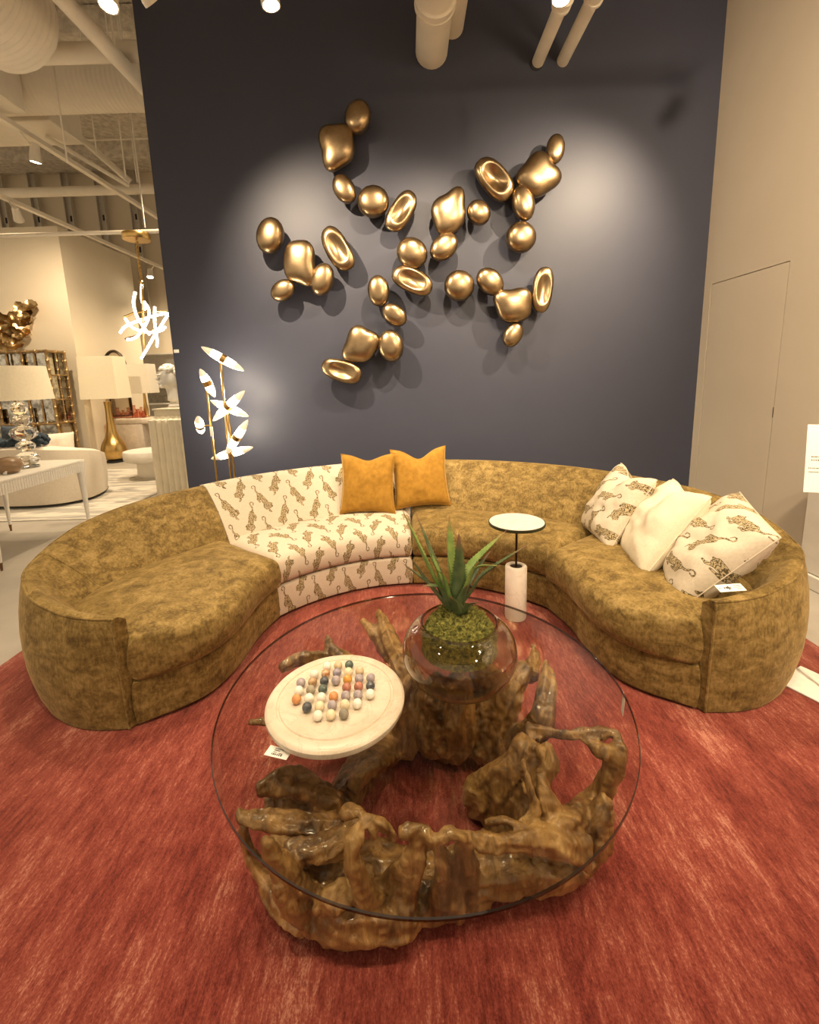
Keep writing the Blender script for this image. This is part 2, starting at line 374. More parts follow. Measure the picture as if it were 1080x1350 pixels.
# ------------------------------------------------------------------ rugs
rug = MB().bbox(-2.29, 2.19, -1.6, 3.62, .001, .014, .005, 2).build('area_rug', M['rug'])
tag(rug, 'large red wool rug with pale streaks under the sofa and table', 'rug')
M['greyrug'] = pm('pale_grey_rug', (.62, .57, .48), .9, col2=(.36, .34, .30), nscale=2.2, stretch=(.6, 3, 1), bscale=120, bstr=.2, lo=.4, hi=.55, dist=1.5)
r2 = MB().bbox(-7.6, -3.55, 4.95, 7.95, .001, .012, .004, 1).build('pale_rug', M['greyrug'])
tag(r2, 'pale grey abstract rug under the white curved settee', 'rug')
# ------------------------------------------------------------------ lamps: track spots
M['lens'] = emat('lit_lens', (1.0, .86, .62), 60)
def spot(name, pos, target, power, ang, label, blend=.5, size=.05, group='ceiling track spotlights', top=None, r=.05, col=WARM):
    pos = Vector(pos); d = (Vector(target) - pos).normalized()
    t = thing('track_light', label, 'spotlight', pos, group)
    Q = d.to_track_quat('-Z', 'Y').to_matrix()
    b = MB(); b.lathe([(r * .55, .20), (r * .8, .17), (r, .02), (r * 1.06, .015), (r * 1.06, -.01), (r * .92, -.01), (r * .92, .0)], pos, 20, Q); b.build('lamp_body', M['ivory'], t)
    b = MB(); b.lathe([(0.0001, -.012), (r * .6, -.008), (r * .9, .0), (r * .9, .004)], pos, 20, Q); b.build('lens', M['lens'], t)
    tp = pos + Vector((0, 0, .32)) if top is None else Vector(top)
    MB().tube([pos - d * .12, (pos - d * .12).lerp(tp, .5), tp], .011, 8).build('arm', M['ivory'], t)
    l = bpy.data.lights.new('spot', 'SPOT'); l.energy = power; l.spot_size = math.radians(ang); l.spot_blend = blend; l.shadow_soft_size = size; l.color = col
    lo = bpy.data.objects.new('spot_beam', l); COL.objects.link(lo); lo.parent = t
    lo.matrix_parent_inverse = Matrix.Translation(-pos)
    lo.matrix_world = Matrix.Translation(pos + d * .02) @ Q.to_4x4()
    lo.location = pos + d * .02; lo.rotation_euler = Q.to_euler()
    return t
TZ = 3.92
def track(name, a, b, label):
    o = MB()
    a = Vector(a); b = Vector(b); dv = (b - a); L = dv.length; dv.normalize(); s = Vector((dv.y, -dv.x, 0)) * .035; u = Vector((0, 0, .055))
    o.add([a - s, a + s, a + s + u, a - s + u, b - s, b + s, b + s + u, b - s + u], [(0, 1, 2, 3), (4, 7, 6, 5), (0, 4, 5, 1), (1, 5, 6, 2), (2, 6, 7, 3), (3, 7, 4, 0)])
    x = o.build(name, M['ivory'], None, False); return tag(x, label, 'light track', 'lighting tracks')
track('light_track', (-2.2, 2.9, TZ), (2.4, 2.9, TZ), 'ivory lighting track along the navy wall')
track('light_track', (-2.2, .6, TZ), (2.8, .6, TZ), 'ivory lighting track above the glass table')
SP = [onz(200, 0, 3.6), onz(357, 5, 3.6), onz(740, -2, 3.6), onz(143, 5, 3.6)]
def tp(p): return (p.x, 2.9, TZ)
spot('t', SP[0], (-.5, WY, 2.25), 520, 84, 'lit track spotlight aimed at bronze pebbles beside wall edge', 1.0, .012, top=tp(SP[0]))
spot('t', SP[1], (-.3, 3.0, .5), 240, 80, 'lit track spotlight aimed down between wall edge and white pipes', .8, .03, top=tp(SP[1]))
spot('t', SP[2], (.7, 2.9, .4), 240, 80, 'lit track spotlight in front of the thin white conduits', .8, .03, top=tp(SP[2]))
spot('t', SP[3], (-1.7, 2.0, .4), 150, 60, 'lit track spotlight hanging past the end of navy wall', .8, .03, top=tp(SP[3]))
spot('t', (2.25, 2.9, 3.72), (1.35, WY, 2.55), 480, 82, 'track spotlight close to the beige wall', 1.0, .012)
spot('t', (0.35, 2.9, 3.72), (.05, WY, 1.9), 300, 86, 'track spotlight over the middle of sofa', 1.0, .012)
for q in (.3, -1.2): spot('t', (1.95, q, 3.72), (WXR, q + 1.8, 2.8), 560, 125, 'added unseen spotlight brightening the beige wall', 1.0, .16)  # added wall-wash lamps out of view, only to brighten the beige wall
for x, tx, ty in ((-1.9, -1.7, 2.3), (-.8, -.9, 1.9), (.7, .9, 1.7), (1.9, 1.6, 2.1)):
    spot('t', (x, .6, 3.72), (tx, ty, .2), 195, 84, 'track spotlight above the glass table', 1.0, .04)
# ------------------------------------------------------------------ sectional sofa
SC = Vector((0, 1.94, 0))
def pol(r, th, z=0): return Vector((r * math.sin(th), SC.y + r * math.cos(th), z))
def pad(P, nu, nv, lu, lv, z0, z1, r, dome, mat, name, parent, uvflip=False, wr=0.0, seed=0):
    """rounded upholstered pad over the patch P(u,v)"""
    loops = []; zs = []
    for k in range(5): a = math.pi / 2 * k / 4; loops.append((r * .6 * (1 - math.sin(a)), z0 + r * .6 * (1 - math.cos(a))))
    for k in range(1, 3): loops.append((-.006 * math.sin(math.pi * k / 3), lerp(z0 + r * .6, z1 - r, k / 3)))
    for k in range(7): a = math.pi / 2 * k / 6; loops.append((r * (1 - math.cos(a)), z1 - r + r * math.sin(a)))
    def ring(ins, z):
        du = ins / lu; dv = ins / lv; pts = []
        us = [lerp(du, 1 - du, i / nu) for i in range(nu + 1)]; vv = [lerp(dv, 1 - dv, i / nv) for i in range(nv + 1)]
        seq = [(u, vv[0]) for u in us[:-1]] + [(us[-1], v) for v in vv[:-1]] + [(u, vv[-1]) for u in us[:0:-1]] + [(us[0], v) for v in vv[:0:-1]]
        return seq, us, vv
    mb = MB(); rows = []; uvr = []
    def zz(u, v, z):
        e = max(0, 1 - abs(2 * u - 1) ** 4) * max(0, 1 - abs(2 * v - 1) ** 4)
        return z
    def uvof(u, v, z): return (u * lu, v * lv - (z1 - z) * (1 if v < .5 else -1))
    def disp(p, n_amp):
        if not wr: return p
        q = noise.noise(p * 7 + Vector((seed, 0, 0))) * .6 + noise.noise(p * 19 + Vector((0, seed, 0))) * .3
        return p + Vector((0, 0, q * wr * n_amp))
    for ins, z in loops:
        seq, us, vv = ring(ins, z); row = []; ur = []
        for u, v in seq:
            p = P(u, v); p = Vector((p.x, p.y, z)); p = disp(p, .4); row.append(p); ur.append(uvof(u, v, z))
        row.append(row[0]); ur.append(ur[0])
        rows.append(row); uvr.append(ur)
    mb.grid(rows, uvr)
    ins, z = loops[-1]; seq, us, vv = ring(ins, z); rows = []; uvr = []
    for v in vv:
        row = []; ur = []
        for u in us:
            ft = (v - vv[0]) / (vv[-1] - vv[0]); fu = (u - us[0]) / (us[-1] - us[0])
            h = dome * (1 - (2 * ft - 1) ** 2) ** .6 * (1 - abs(2 * fu - 1) ** 6)
            p = P(u, v); p = Vector((p.x, p.y, z + h)); border = min(ft, 1 - ft, fu, 1 - fu)
            p = disp(p, .4 if border < 1e-6 else 1); row.append(p); ur.append(uvof(u, v, z1))
        rows.append(row); uvr.append(ur)
    mb.grid(rows, uvr)
    ins, z = loops[0]; seq, us, vv = ring(ins, z)
    mb.grid([[Vector((P(u, v).x, P(u, v).y, z)) for u in us] for v in vv], flip=True)
    return mb.build(name, mat, parent, weld=1e-5, angle=60)
def shell(secs, mat, name, parent, uvs=None):
    mb = MB(); mb.grid(secs, uvs)
    n = len(secs[0])
    for row in (secs[0], secs[-1]):
        c = sum((Vector(p) for p in row), Vector()) / n
        # cap as a fan of quads collapsed on the profile's own mid line
        k = n // 2; A = row[:k]; B = row[::-1][:k]
        mb.grid([A, B])
    return mb.build(name, mat, parent, weld=1e-5, angle=50)
ZS0, ZS1 = .235, .435
def back_profile(ob, ot, ii, zt, kb=.05, zseat=.30, crest=.10, round_=.03):
    """closed profile: outer bottom -> bulge -> piped top -> crest -> raked inner face -> foot"""
    ob, ot, ii = (Vector((p.x, p.y, 0)) for p in (ob, ot, ii)); up = Vector((0, 0, 1))
    out = (ot - ii).normalized(); wid = (ot - ii).length; cr = min(crest, wid * .45)
    pts = []
    for k in range(9):
        f = k / 8; z = lerp(.02, zt - .012, f); p = ob.lerp(ot, f) + out * kb * math.sin(math.pi * min(1, f * 1.02)) ** .8
        pts.append(p + up * z)
    pts.append(ot - out * .008 + up * zt)
    pts.append(ot - out * cr * .5 + up * (zt + .012 * min(1, wid / .2))); pts.append(ot - out * cr + up * (zt + .004))
    a = ot - out * (cr + .03); 
    for k in range(7):
        f = k / 6; z = lerp(zt - .02, zseat, f); p = a.lerp(ii, f ** .85) + out * (-.02 * min(1, wid / .35) ** 2 * math.sin(math.pi * f)); pts.append(p + up * z)
    pts.append(ii + up * .02)
    return pts
def prof_uv(secs, arc):
    out = []
    for sec, s in zip(secs, arc):
        L = [0]
        for a, b in zip(sec, sec[1:]): L.append(L[-1] + (b - a).length)
        T = L[-1]; out.append([(s, T - l) for l in L])
    return out
def piping(path, name, mat, parent, r=.006): MB().tube(path, r, 8).build(name, mat, parent)
def middle_unit(name, t0, t1, mat_b, mat_s, label):
    t0 = math.radians(t0); t1 = math.radians(t1); tm = (t0 + t1) / 2
    root = thing(name, label, 'sofa section', pol(1.5, tm), 'curved sectional sofa')
    n = 40; ths = [lerp(t0, t1, i / n) for i in range(n + 1)]
    pad(lambda u, v: pol(lerp(1.105, 1.62, v), lerp(t0, t1, u)), 36, 8, abs(t1 - t0) * 1.3, .5, .028, ZS0 - .006, .02, 0, mat_b if mat_b is not mat_s else mat_b, 'base', root)
    pad(lambda u, v: pol(lerp(1.09, 1.70, v), lerp(t0, t1, u)), 40, 14, abs(t1 - t0) * 1.3, .6, ZS0, ZS1, .075, .022, mat_s, 'seat_cushion', root, wr=.008, seed=t0 * 10)
    secs = [back_profile(pol(1.92, t), pol(2.0, t), pol(1.60, t), .775 - .02 * max(0, abs(t) - .7), kb=.035, crest=.09) for t in ths]
    arc = [abs(t - t0) * 1.75 for t in ths]
    shell(secs, mat_b, 'backrest', root, prof_uv(secs, arc))
    piping([s[9] for s in secs], 'piping', mat_b, root, .005)
    for t in (t0 + .06 * (1 if t1 > t0 else -1), t1 - .06 * (1 if t1 > t0 else -1)):
        for r in (1.2, 1.85): MB().lathe([(.022, .014), (.025, .03), (.025, .03)], pol(r, t), 12).build('foot', M['plastic_black'], root)
    return root
middle_unit('sofa_section', -50.9, -.25, M['tiger'], M['tiger_seat'], 'cream armless sofa section printed all over with prowling tigers')
middle_unit('sofa_section', .25, 50.9, M['olive'], M['olive'], 'olive chenille armless sofa section behind the small marble table')
OT = [(1.554, 3.199, .765), (1.74, 3.02, .752), (1.90, 2.82, .73), (2.02, 2.62, .69), (2.055, 2.44, .645), (2.04, 2.28, .61), (1.99, 2.14, .588), (1.89, 2.02, .572), (1.76, 1.905, .561), (1.64, 1.835, .555), (1.52, 1.775, .55), (1.39, 1.742, .546), (1.272, 1.735, .543)]
OB = [(1.49, 3.155), (1.66, 2.99), (1.80, 2.80), (1.90, 2.60), (1.93, 2.43), (1.92, 2.26), (1.88, 2.10), (1.82, 1.98), (1.73, 1.87), (1.62, 1.80), (1.51, 1.755), (1.39, 1.737), (1.272, 1.742)]
IN = [(1.244, 2.945), (1.38, 2.80), (1.50, 2.64), (1.59, 2.48), (1.64, 2.33), (1.66, 2.20), (1.64, 2.09), (1.58, 2.005), (1.50, 1.94), (1.43, 1.89), (1.37, 1.85), (1.31, 1.81), (1.246, 1.782)]
FR = [(.85, 2.63), (.905, 2.42), (.918, 2.24), (.938, 2.08), (.99, 1.94), (1.08, 1.85), (1.17, 1.795), (1.245, 1.755)]
def end_unit(sx, label):
    fx = lambda p: Vector((p[0] * sx, p[1], p[2] if len(p) > 2 else 0))
    root = thing('sofa_section', label, 'sofa section', (1.45 * sx, 2.3, 0), 'curved sectional sofa')
    n = 46
    ot = catmull([fx(p) for p in OT], n); ob = catmull([fx(p) for p in OB], n); ii = catmull([fx(p) for p in IN], n)
    fr = catmull([fx(p) for p in FR], 61)
    inn = catmull([fx(p) for p in IN], 61)
    def ev(L, u): x = u * (len(L) - 1); i = min(int(x), len(L) - 2); return L[i].lerp(L[i + 1], x - i)
    def P(ov, ob_): 
        def f(u, v):
            a = ev(fr, u); b = ev(inn, u); dr = (b - a); dr = dr.normalized() if dr.length > 1e-6 else Vector((0, 0, 0))
            a = a - dr * ov * min(1, (1 - u) * 8); b = b + dr * ob_ * min(1, (1 - u) * 6)
            return a.lerp(b, v)
        return f
    pad(P(-.01, .05), 44, 10, 1.15, .55, .028, ZS0 - .004, .018, 0, M['olive'], 'base', root)
    pad(P(.03, .10), 44, 16, 1.1, .65, ZS0, ZS1 + .01, .075, .028, M['olive'], 'seat_cushion', root, wr=.012, seed=3 + sx)
    secs = []
    for i in range(n):
        f = i / (n - 1); s = ot[i]
        wid = (Vector((s.x, s.y, 0)) - Vector((ii[i].x, ii[i].y, 0))).length
        secs.append(back_profile(ob[i], Vector((s.x, s.y, 0)), Vector((ii[i].x, ii[i].y, 0)), s.z, kb=.075 * math.sin(math.pi * min(1, .25 + f * .75)) ** .6 if f < 1 else 0, zseat=.30, crest=lerp(.09, .05, f)))
    shell(secs, M['olive'], 'backrest', root, None)
    pp = [s[9] for s in secs]; piping(pp + [secs[-1][k] for k in range(8, -1, -1)], 'piping', M['olive'], root, .006)
    # seam where the arm panel meets the back
    k = int(n * .52); piping([p + (Vector((0, 0, .001))) for p in secs[k][9:18]], 'seam', M['olive'], root, .0035)
    for x, y in ((1.05, 2.1), (1.75, 2.3), (1.42, 1.86), (1.45, 2.95)): MB().lathe([(.022, .014), (.025, .03)], (x * sx, y, 0), 12).build('foot', M['plastic_black'], root)
    return root
end_unit(-1, 'olive chenille sofa end with rounded arm beside the tiger print section')
end_unit(1, 'olive chenille sofa end with rounded arm carrying three cushions')
# ------------------------------------------------------------------ cushions
def pillow(name, c, right, up, wdt, hgt, dep, mat, label, cat='cushion', group=None, notch=0, pinch=.09, uvs=1.0, sag=0, seed=0, skew=0, wr=.012):
    c = Vector(c); right = Vector(right).normalized(); up = Vector(up); up = (up - right * up.dot(right)).normalized(); nrm = right.cross(up)
    n = 28; root = thing(name, label, cat, c - up * hgt / 2, group); mb = MB(); edge = []
    for side in (1, -1):
        rows = []; uv = []
        for i in range(n + 1):
            v = -1 + 2 * i / n; row = []; ur = []
            for j in range(n + 1):
                u = -1 + 2 * j / n
                x = u * (1 - pinch * (1 - v * v)); y = v * (1 - pinch * (1 - u * u))
                if notch and v > 0: y -= notch * math.exp(-(u / .42) ** 2) * v ** 1.5
                th = ((1 - u * u) * (1 - v * v)) ** .42
                if notch and v > 0: th *= 1 - .45 * math.exp(-(u / .22) ** 2) * v
                q = Vector((x * 2.2 + seed, y * 2.2, side * 1.0 + seed))
                w_ = (noise.noise(q) * 1.0 + noise.noise(q * 2.7) * .5) * wr * th
                y2 = y - sag * (1 - v) * (1 - u * u) * .15
                p = c + right * (x * wdt / 2 + skew * y) + up * (y2 * hgt / 2) + nrm * (side * dep / 2 * th + w_)
                row.append(p); ur.append(((x * wdt / 2 + seed * .37) * uvs, y * hgt / 2 * uvs))
            rows.append(row); uv.append(ur)
        mb.grid(rows, uv, flip=side < 0)
        if side == 1: edge = rows[0][:-1] + [r[-1] for r in rows[:-1]] + rows[-1][:0:-1] + [r[0] for r in rows[:0:-1]]
    mb.build('cover', mat, root, weld=1e-5, angle=80)
    MB().tube(edge + [edge[0]], .003, 6, cap=False).build('seam', mat, root)
    return root
pillow('cushion', (-.345, 3.52, .675), (1, -.08, 0), (0.0, .32, 1), .45, .49, .15, M['mustard'], 'mustard velvet cushion standing upright against the tiger print back', group='mustard velvet cushions', notch=.16, seed=1)
pillow('cushion', (.085, 3.62, .69), (1, .10, .03), (0.03, .32, 1), .47, .50, .15, M['mustard'], 'mustard velvet cushion bridging the tiger print and olive sections', group='mustard velvet cushions', notch=.30, seed=2.3)
pillow('cushion', (1.345, 2.83, .65), (-.06, -1, 0), (.50, -.03, .866), .52, .52, .22, M['tiger_pillow'], 'cream tiger print cushion leaning at back of the cream cushion', group='tiger print cushions', notch=.26, seed=4.1, pinch=.05, wr=.02)
pillow('cushion', (1.43, 2.46, .635), (-.22, -.96, .06), (.55, -.07, .83), .55, .54, .24, M['cream'], 'plain cream cushion between two tiger print cushions', notch=.14, seed=5.2, pinch=.03, wr=.02)
pillow('cushion', (1.505, 2.13, .62), (-.36, -.93, -.10), (.58, -.24, .77), .56, .55, .26, M['tiger_pillow'], 'cream tiger print cushion slumped on sofa arm by the price tag', group='tiger print cushions', notch=.0, seed=7.7, pinch=.02, wr=.03)
# ------------------------------------------------------------------ coffee table: glass on a root
TC = Vector((.022, 1.44, 0)); TR = .70
ctab = thing('coffee_table', 'round glass coffee table on a gnarled lacquered root', 'coffee table', TC)
g = MB(); zb, zt_ = .408, .420
prof = [(0.0001, zb), (TR - .003, zb)]
g.lathe([(.0001, zt_), (TR - .003, zt_)], TC, 128); g.lathe([(TR - .003, zb), (.0001, zb)], TC, 128)
g.cur = 1; g.lathe([(TR - .003, zb), (TR, zb + .003), (TR, zt_ - .003), (TR - .003, zt_)][::1], TC, 128)
g.f = [f for f in g.f]
gt = MB(); gt.lathe([(.0001, zb), (TR - .003, zb)], TC, 128); gt.lathe([(TR - .003, zt_), (.0001, zt_)], TC, 128)
def strip_caps(mb):
    keep = [i for i, f in enumerate(mb.f) if len(f) <= 4]
    mb.f = [mb.f[i] for i in keep]; mb.uv = [mb.uv[i] for i in keep]; mb.mi = [mb.mi[i] for i in keep]
gt.cur = 1; gt.lathe([(TR - .003, zb), (TR, zb + .003), (TR, zt_ - .003), (TR - .003, zt_)], TC, 128); strip_caps(gt)
gt.build('glass_top', [M['tableglass'], M['glassedge']], ctab, weld=1e-5, angle=30)
BR = [
 [(500, 806, .385, .028), (508, 832, .36, .050), (524, 868, .32, .062), (545, 910, .24, .08), (560, 960, .10, .10), (565, 985, .02, .10)],
 [(478, 817, .37, .018), (495, 835, .34, .04), (515, 865, .30, .05)],
 [(431, 838, .34, .012), (440, 862, .30, .042), (470, 885, .25, .055), (520, 905, .2, .065)],
 [(372, 880, .29, .030), (398, 868, .29, .042), (436, 872, .26, .042), (480, 895, .2, .05)],
 [(331, 951, .25, .016), (372, 950, .22, .024), (440, 945, .18, .04), (520, 935, .15, .07)],
 [(575, 885, .385, .085), (580, 930, .27, .105), (578, 985, .05, .12)],
 [(545, 890, .37, .05), (540, 940, .22, .06), (530, 985, .05, .07)],
 [(605, 885, .38, .07), (607, 935, .25, .09), (598, 990, .05, .09)],
 [(660, 890, .37, .05), (645, 950, .2, .06), (640, 1000, .06, .06)],
 [(640, 875, .37, .07), (640, 930, .22, .085), (615, 985, .05, .08)],
 [(690, 880, .36, .05), (670, 920, .28, .06), (650, 975, .1, .08)],
 [(703, 850, .33, .012), (706, 868, .33, .03), (700, 890, .33, .05)],
 [(722, 874, .385, .034), (726, 905, .35, .042), (712, 948, .27, .045), (695, 990, .15, .07)],
 [(697, 962, .35, .034), (720, 965, .36, .026), (750, 970, .365, .02), (785, 966, .375, .028), (812, 968, .385, .034), (814, 985, .37, .036), (806, 1015, .29, .038), (792, 1045, .2, .038), (768, 1078, .12, .05)],
 [(800, 990, .36, .03), (785, 985, .36, .026), (770, 975, .365, .015)],
 [(716, 985, .375, .030), (725, 1005, .37, .038), (716, 1020, .34, .04), (700, 1045, .27, .05)],
 [(694, 980, .36, .045), (668, 1015, .25, .06), (640, 1045, .12, .06), (622, 1062, .04, .05)],
 [(700, 985, .35, .045), (682, 1025, .25, .06), (660, 1062, .12, .06), (645, 1080, .04, .045)],
 [(702, 990, .34, .045), (695, 1035, .24, .055), (685, 1070, .12, .06)],
 [(690, 1000, .385, .012), (697, 1030, .37, .014), (706, 1060, .33, .018), (702, 1080, .29, .02), (690, 1092, .27, .02)],
 [(712, 1020, .36, .014), (722, 1055, .31, .03), (735, 1085, .22, .05), (745, 1115, .1, .07)],
 [(800, 1058, .27, .028), (790, 1078, .22, .045), (775, 1105, .12, .07), (740, 1130, .06, .07)],
 [(720, 1075, .26, .05), (760, 1082, .20, .06), (785, 1088, .14, .06)],
 [(612, 1102, .35, .016), (640, 1112, .32, .022), (672, 1112, .31, .028), (705, 1108, .28, .04), (755, 1110, .18, .065)],
 [(640, 1085, .30, .012), (665, 1082, .32, .012), (690, 1090, .31, .014), (700, 1100, .28, .02)],
 [(605, 1160, .10, .06), (660, 1150, .12, .07), (720, 1135, .10, .08), (770, 1115, .09, .07)],
 [(530, 1098, .375, .020), (552, 1092, .385, .026), (570, 1108, .37, .018), (592, 1100, .38, .02), (612, 1106, .36, .018)],
 [(552, 1098, .37, .025), (545, 1140, .26, .04), (530, 1180, .13, .06), (520, 1210, .05, .06)],
 [(575, 1108, .36, .02), (585, 1150, .22, .045), (590, 1190, .08, .06)],
 [(612, 1104, .35, .02), (615, 1140, .22, .04), (620, 1170, .08, .05)],
 [(470, 1068, .385, .03), (476, 1082, .39, .044), (466, 1115, .35, .034), (470, 1150, .27, .034), (484, 1185, .15, .05)],
 [(452, 1075, .36, .02), (462, 1070, .38, .03), (490, 1076, .39, .026), (508, 1090, .37, .024), (520, 1104, .34, .016)],
 [(492, 1085, .38, .018), (495, 1105, .35, .014)],
 [(316, 1066, .33, .014), (322, 1078, .31, .028), (360, 1082, .29, .036), (410, 1084, .27, .036), (440, 1092, .24, .05)],
 [(342, 1040, .29, .028), (372, 1032, .28, .042), (405, 1038, .25, .045), (440, 1060, .2, .05)],
 [(352, 1058, .20, .022), (390, 1066, .18, .035), (440, 1075, .16, .05)],
 [(350, 1103, .395, .017), (358, 1120, .35, .026), (372, 1145, .28, .035), (395, 1170, .18, .06), (420, 1190, .08, .07)],
 [(380, 1124, .27, .026), (420, 1124, .27, .038), (455, 1105, .27, .04), (475, 1085, .3, .03)],
 [(410, 1155, .15, .055), (445, 1155, .15, .06), (475, 1175, .12, .06)],
 [(322, 1085, .27, .018), (326, 1115, .19, .022), (340, 1150, .12, .03), (365, 1190, .07, .04), (400, 1225, .035, .04)],
 [(390, 1200, .06, .06), (430, 1210, .06, .075), (480, 1215, .06, .075), (540, 1210, .06, .065)],
 [(425, 1195, .17, .03), (445, 1180, .2, .035), (470, 1172, .19, .03)],
 [(440, 1215, .12, .03), (460, 1200, .14, .03)],
 [(445, 1065, .13, .07), (465, 1030, .12, .06), (490, 1000, .10, .07), (525, 975, .07, .08)],
 [(470, 1030, .24, .04), (490, 1010, .2, .05), (510, 990, .12, .05)],
 [(380, 1140, .05, .055), (440, 1135, .05, .055), (500, 1145, .045, .055), (560, 1150, .045, .05), (620, 1145, .045, .05)],
 [(640, 1125, .05, .05), (700, 1115, .055, .06), (760, 1100, .055, .055)],
 [(370, 1110, .06, .05), (420, 1100, .06, .05), (460, 1095, .06, .05)],
 [(530, 1195, .05, .06), (590, 1185, .05, .06), (640, 1165, .06, .06)],
]
def root_base():
    mb = MB()
    for i, br in enumerate(BR):
        P3 = [onz(a, b, c) for a, b, c, r in br]; n = max(8, 5 * len(br))
        pts = catmull(P3, n); rr = []
        L = [0]
        for a, b in zip(P3, P3[1:]): L.append(L[-1] + (b - a).length)
        for q in range(n):
            s = L[-1] * q / (n - 1); k = 0
            while k < len(br) - 2 and s > L[k + 1]: k += 1
            t = (s - L[k]) / max(1e-6, L[k + 1] - L[k]); rr.append(lerp(br[k][3], br[k + 1][3], min(1, max(0, t))))
        out = []; ro = []
        for q, (p, r) in enumerate(zip(pts, rr)):
            j = Vector((noise.noise(p * 9 + Vector((i, 0, 0))), noise.noise(p * 9 + Vector((0, i, 5))), 0)) * min(.02, r * .35)
            p = p + j; r = r * lerp(.92, .74, min(1, p.z / .38)) * (1 + .16 * noise.noise(p * 16))
            r = min(r, max(.008, .398 - p.z)) if p.z + r > .398 and p.z > .3 else r
            if p.z + r > .400: p.z = .400 - r
            if p.z - r < .016: p.z = .016 + r
            out.append(p); ro.append(r)
        d0 = (out[0] - out[1]).normalized(); d1 = (out[-1] - out[-2]).normalized()
        out = [out[0] + d0 * ro[0] * .45] + out + [out[-1] + d1 * ro[-1] * .45]; ro = [ro[0] * .7] + ro + [ro[-1] * .6]
        nn = 22; b0 = len(mb.v); mb.tube(out, ro, nn); rg = random.Random(i)
        p3, p5, p7, tw = rg.random() * 6, rg.random() * 6, rg.random() * 6, rg.uniform(-3, 3)
        for q in range(len(out)):
            for a_ in range(nn):
                an = 2 * math.pi * a_ / nn + tw * q / len(out)
                kf = 1 + .15 * math.cos(2 * an + p3) + .11 * math.cos(3 * an + p5) + .09 * math.cos(6 * an + p7 + .3 * q) + .06 * math.cos(9 * an + p3)
                v = Vector(mb.v[b0 + q * nn + a_]); v = out[q] + (v - out[q]) * kf
                v.z = min(max(v.z, .024), .4025); mb.v[b0 + q * nn + a_] = tuple(v)
    o = mb.build('root_base', M['wood'], ctab, angle=180)
    md = o.modifiers.new('fuse', 'REMESH'); md.mode = 'VOXEL'; md.voxel_size = .0048; md.use_smooth_shade = True
    sm = o.modifiers.new('soften', 'SMOOTH'); sm.factor = .5; sm.iterations = 2
    tx = bpy.data.textures.new('grain', 'CLOUDS'); tx.noise_scale = .05; tx.noise_depth = 3
    dp = o.modifiers.new('gnarl', 'DISPLACE'); dp.texture = tx; dp.strength = .010; dp.mid_level = .55; dp.texture_coords = 'LOCAL'
    tx2 = bpy.data.textures.new('ridges', 'MUSGRAVE' if False else 'WOOD'); tx2.wood_type = 'BANDNOISE'; tx2.noise_scale = .03; tx2.turbulence = 8
    dp2 = o.modifiers.new('ridge', 'DISPLACE'); dp2.texture = tx2; dp2.strength = .004; dp2.texture_coords = 'LOCAL'
    sm2 = o.modifiers.new('polish', 'SMOOTH'); sm2.factor = .4; sm2.iterations = 1
    return o
root_base()
# ------------------------------------------------------------------ price tags
def text_lines(parent, origin, ux, uy, nrm, lines, mat):
    """print too small to read in the photograph: rows of short ink strokes; x, y, row length, stroke height"""
    mb = MB(); rg = random.Random(len(lines) * 7 + int(abs(origin[0]) * 1000))
    for x, y, L, h in lines:
        q = x
        while q < x + L:
            wd = h * rg.uniform(.35, .75)
            P = [Vector(origin) + ux * a + uy * b + nrm * c for c in (.0001, .0005) for a, b in ((q, y), (q + wd, y), (q + wd, y + h), (q, y + h))]
            mb.add(P, [(0, 1, 2, 3), (4, 5, 6, 7), (0, 1, 5, 4), (1, 2, 6, 5), (2, 3, 7, 6), (3, 0, 4, 7)]); q += wd + h * rg.uniform(.25, .5)
    mb.build('lettering', mat, parent, False)
def card(name, c, ux, uy, wd, hg, label, cat='price tag', lines=(), parent=None, th=.0012, group=None, mat=None):
    c = Vector(c); ux = Vector(ux).normalized(); uy = Vector(uy); uy = (uy - ux * uy.dot(ux)).normalized(); n = ux.cross(uy)
    Mx = Matrix((ux, uy, n)).transposed(); mb = MB()
    R4 = Matrix.Translation(c) @ Mx.to_4x4()
    mb.box(-wd / 2, wd / 2, -hg / 2, hg / 2, -th / 2, th / 2, R4)
    o = mb.build(name, mat or M['paper'], parent, False)
    if parent is None: tag(o, label, cat, group)
    elif label: o['label'] = label
    if lines: text_lines(o, c - ux * wd / 2 - uy * hg / 2 + n * th / 2, ux, uy, n, lines, M['ink'])
    return o
# ------------------------------------------------------------------ solitaire board and marbles
BC = Vector((-.273, 1.351, 0)); BRd = .232; BZ = .4615
board = thing('solitaire_board', 'round cream stone solitaire board with one empty hollow on the glass table', 'game board', (BC.x, BC.y, .421))
b = MB()
b.lathe([(.0001, .4215), (.205, .4215), (BRd - .004, .432), (BRd, .441), (BRd, .452), (BRd - .006, .4595), (BRd - .012, BZ), (.196, BZ), (.193, BZ - .004), (.188, BZ - .004), (.185, BZ), (.0001, BZ)], BC, 96)
b.build('board_body', M['alabaster'], board, angle=35)
# axes of the grid, from the rows in the photograph
COLS = [(384, [('grey', 903), ('white', 914.5), ('orange', 930)]),]
Z0 = BZ + .006
def bp(px, py): return onz(px, py, Z0 + .008)
A = bp(434, 950); B_ = bp(500, 911); C_ = bp(436, 875)   # end marbles of column 3 (bottom), column 7, column 3 (top)
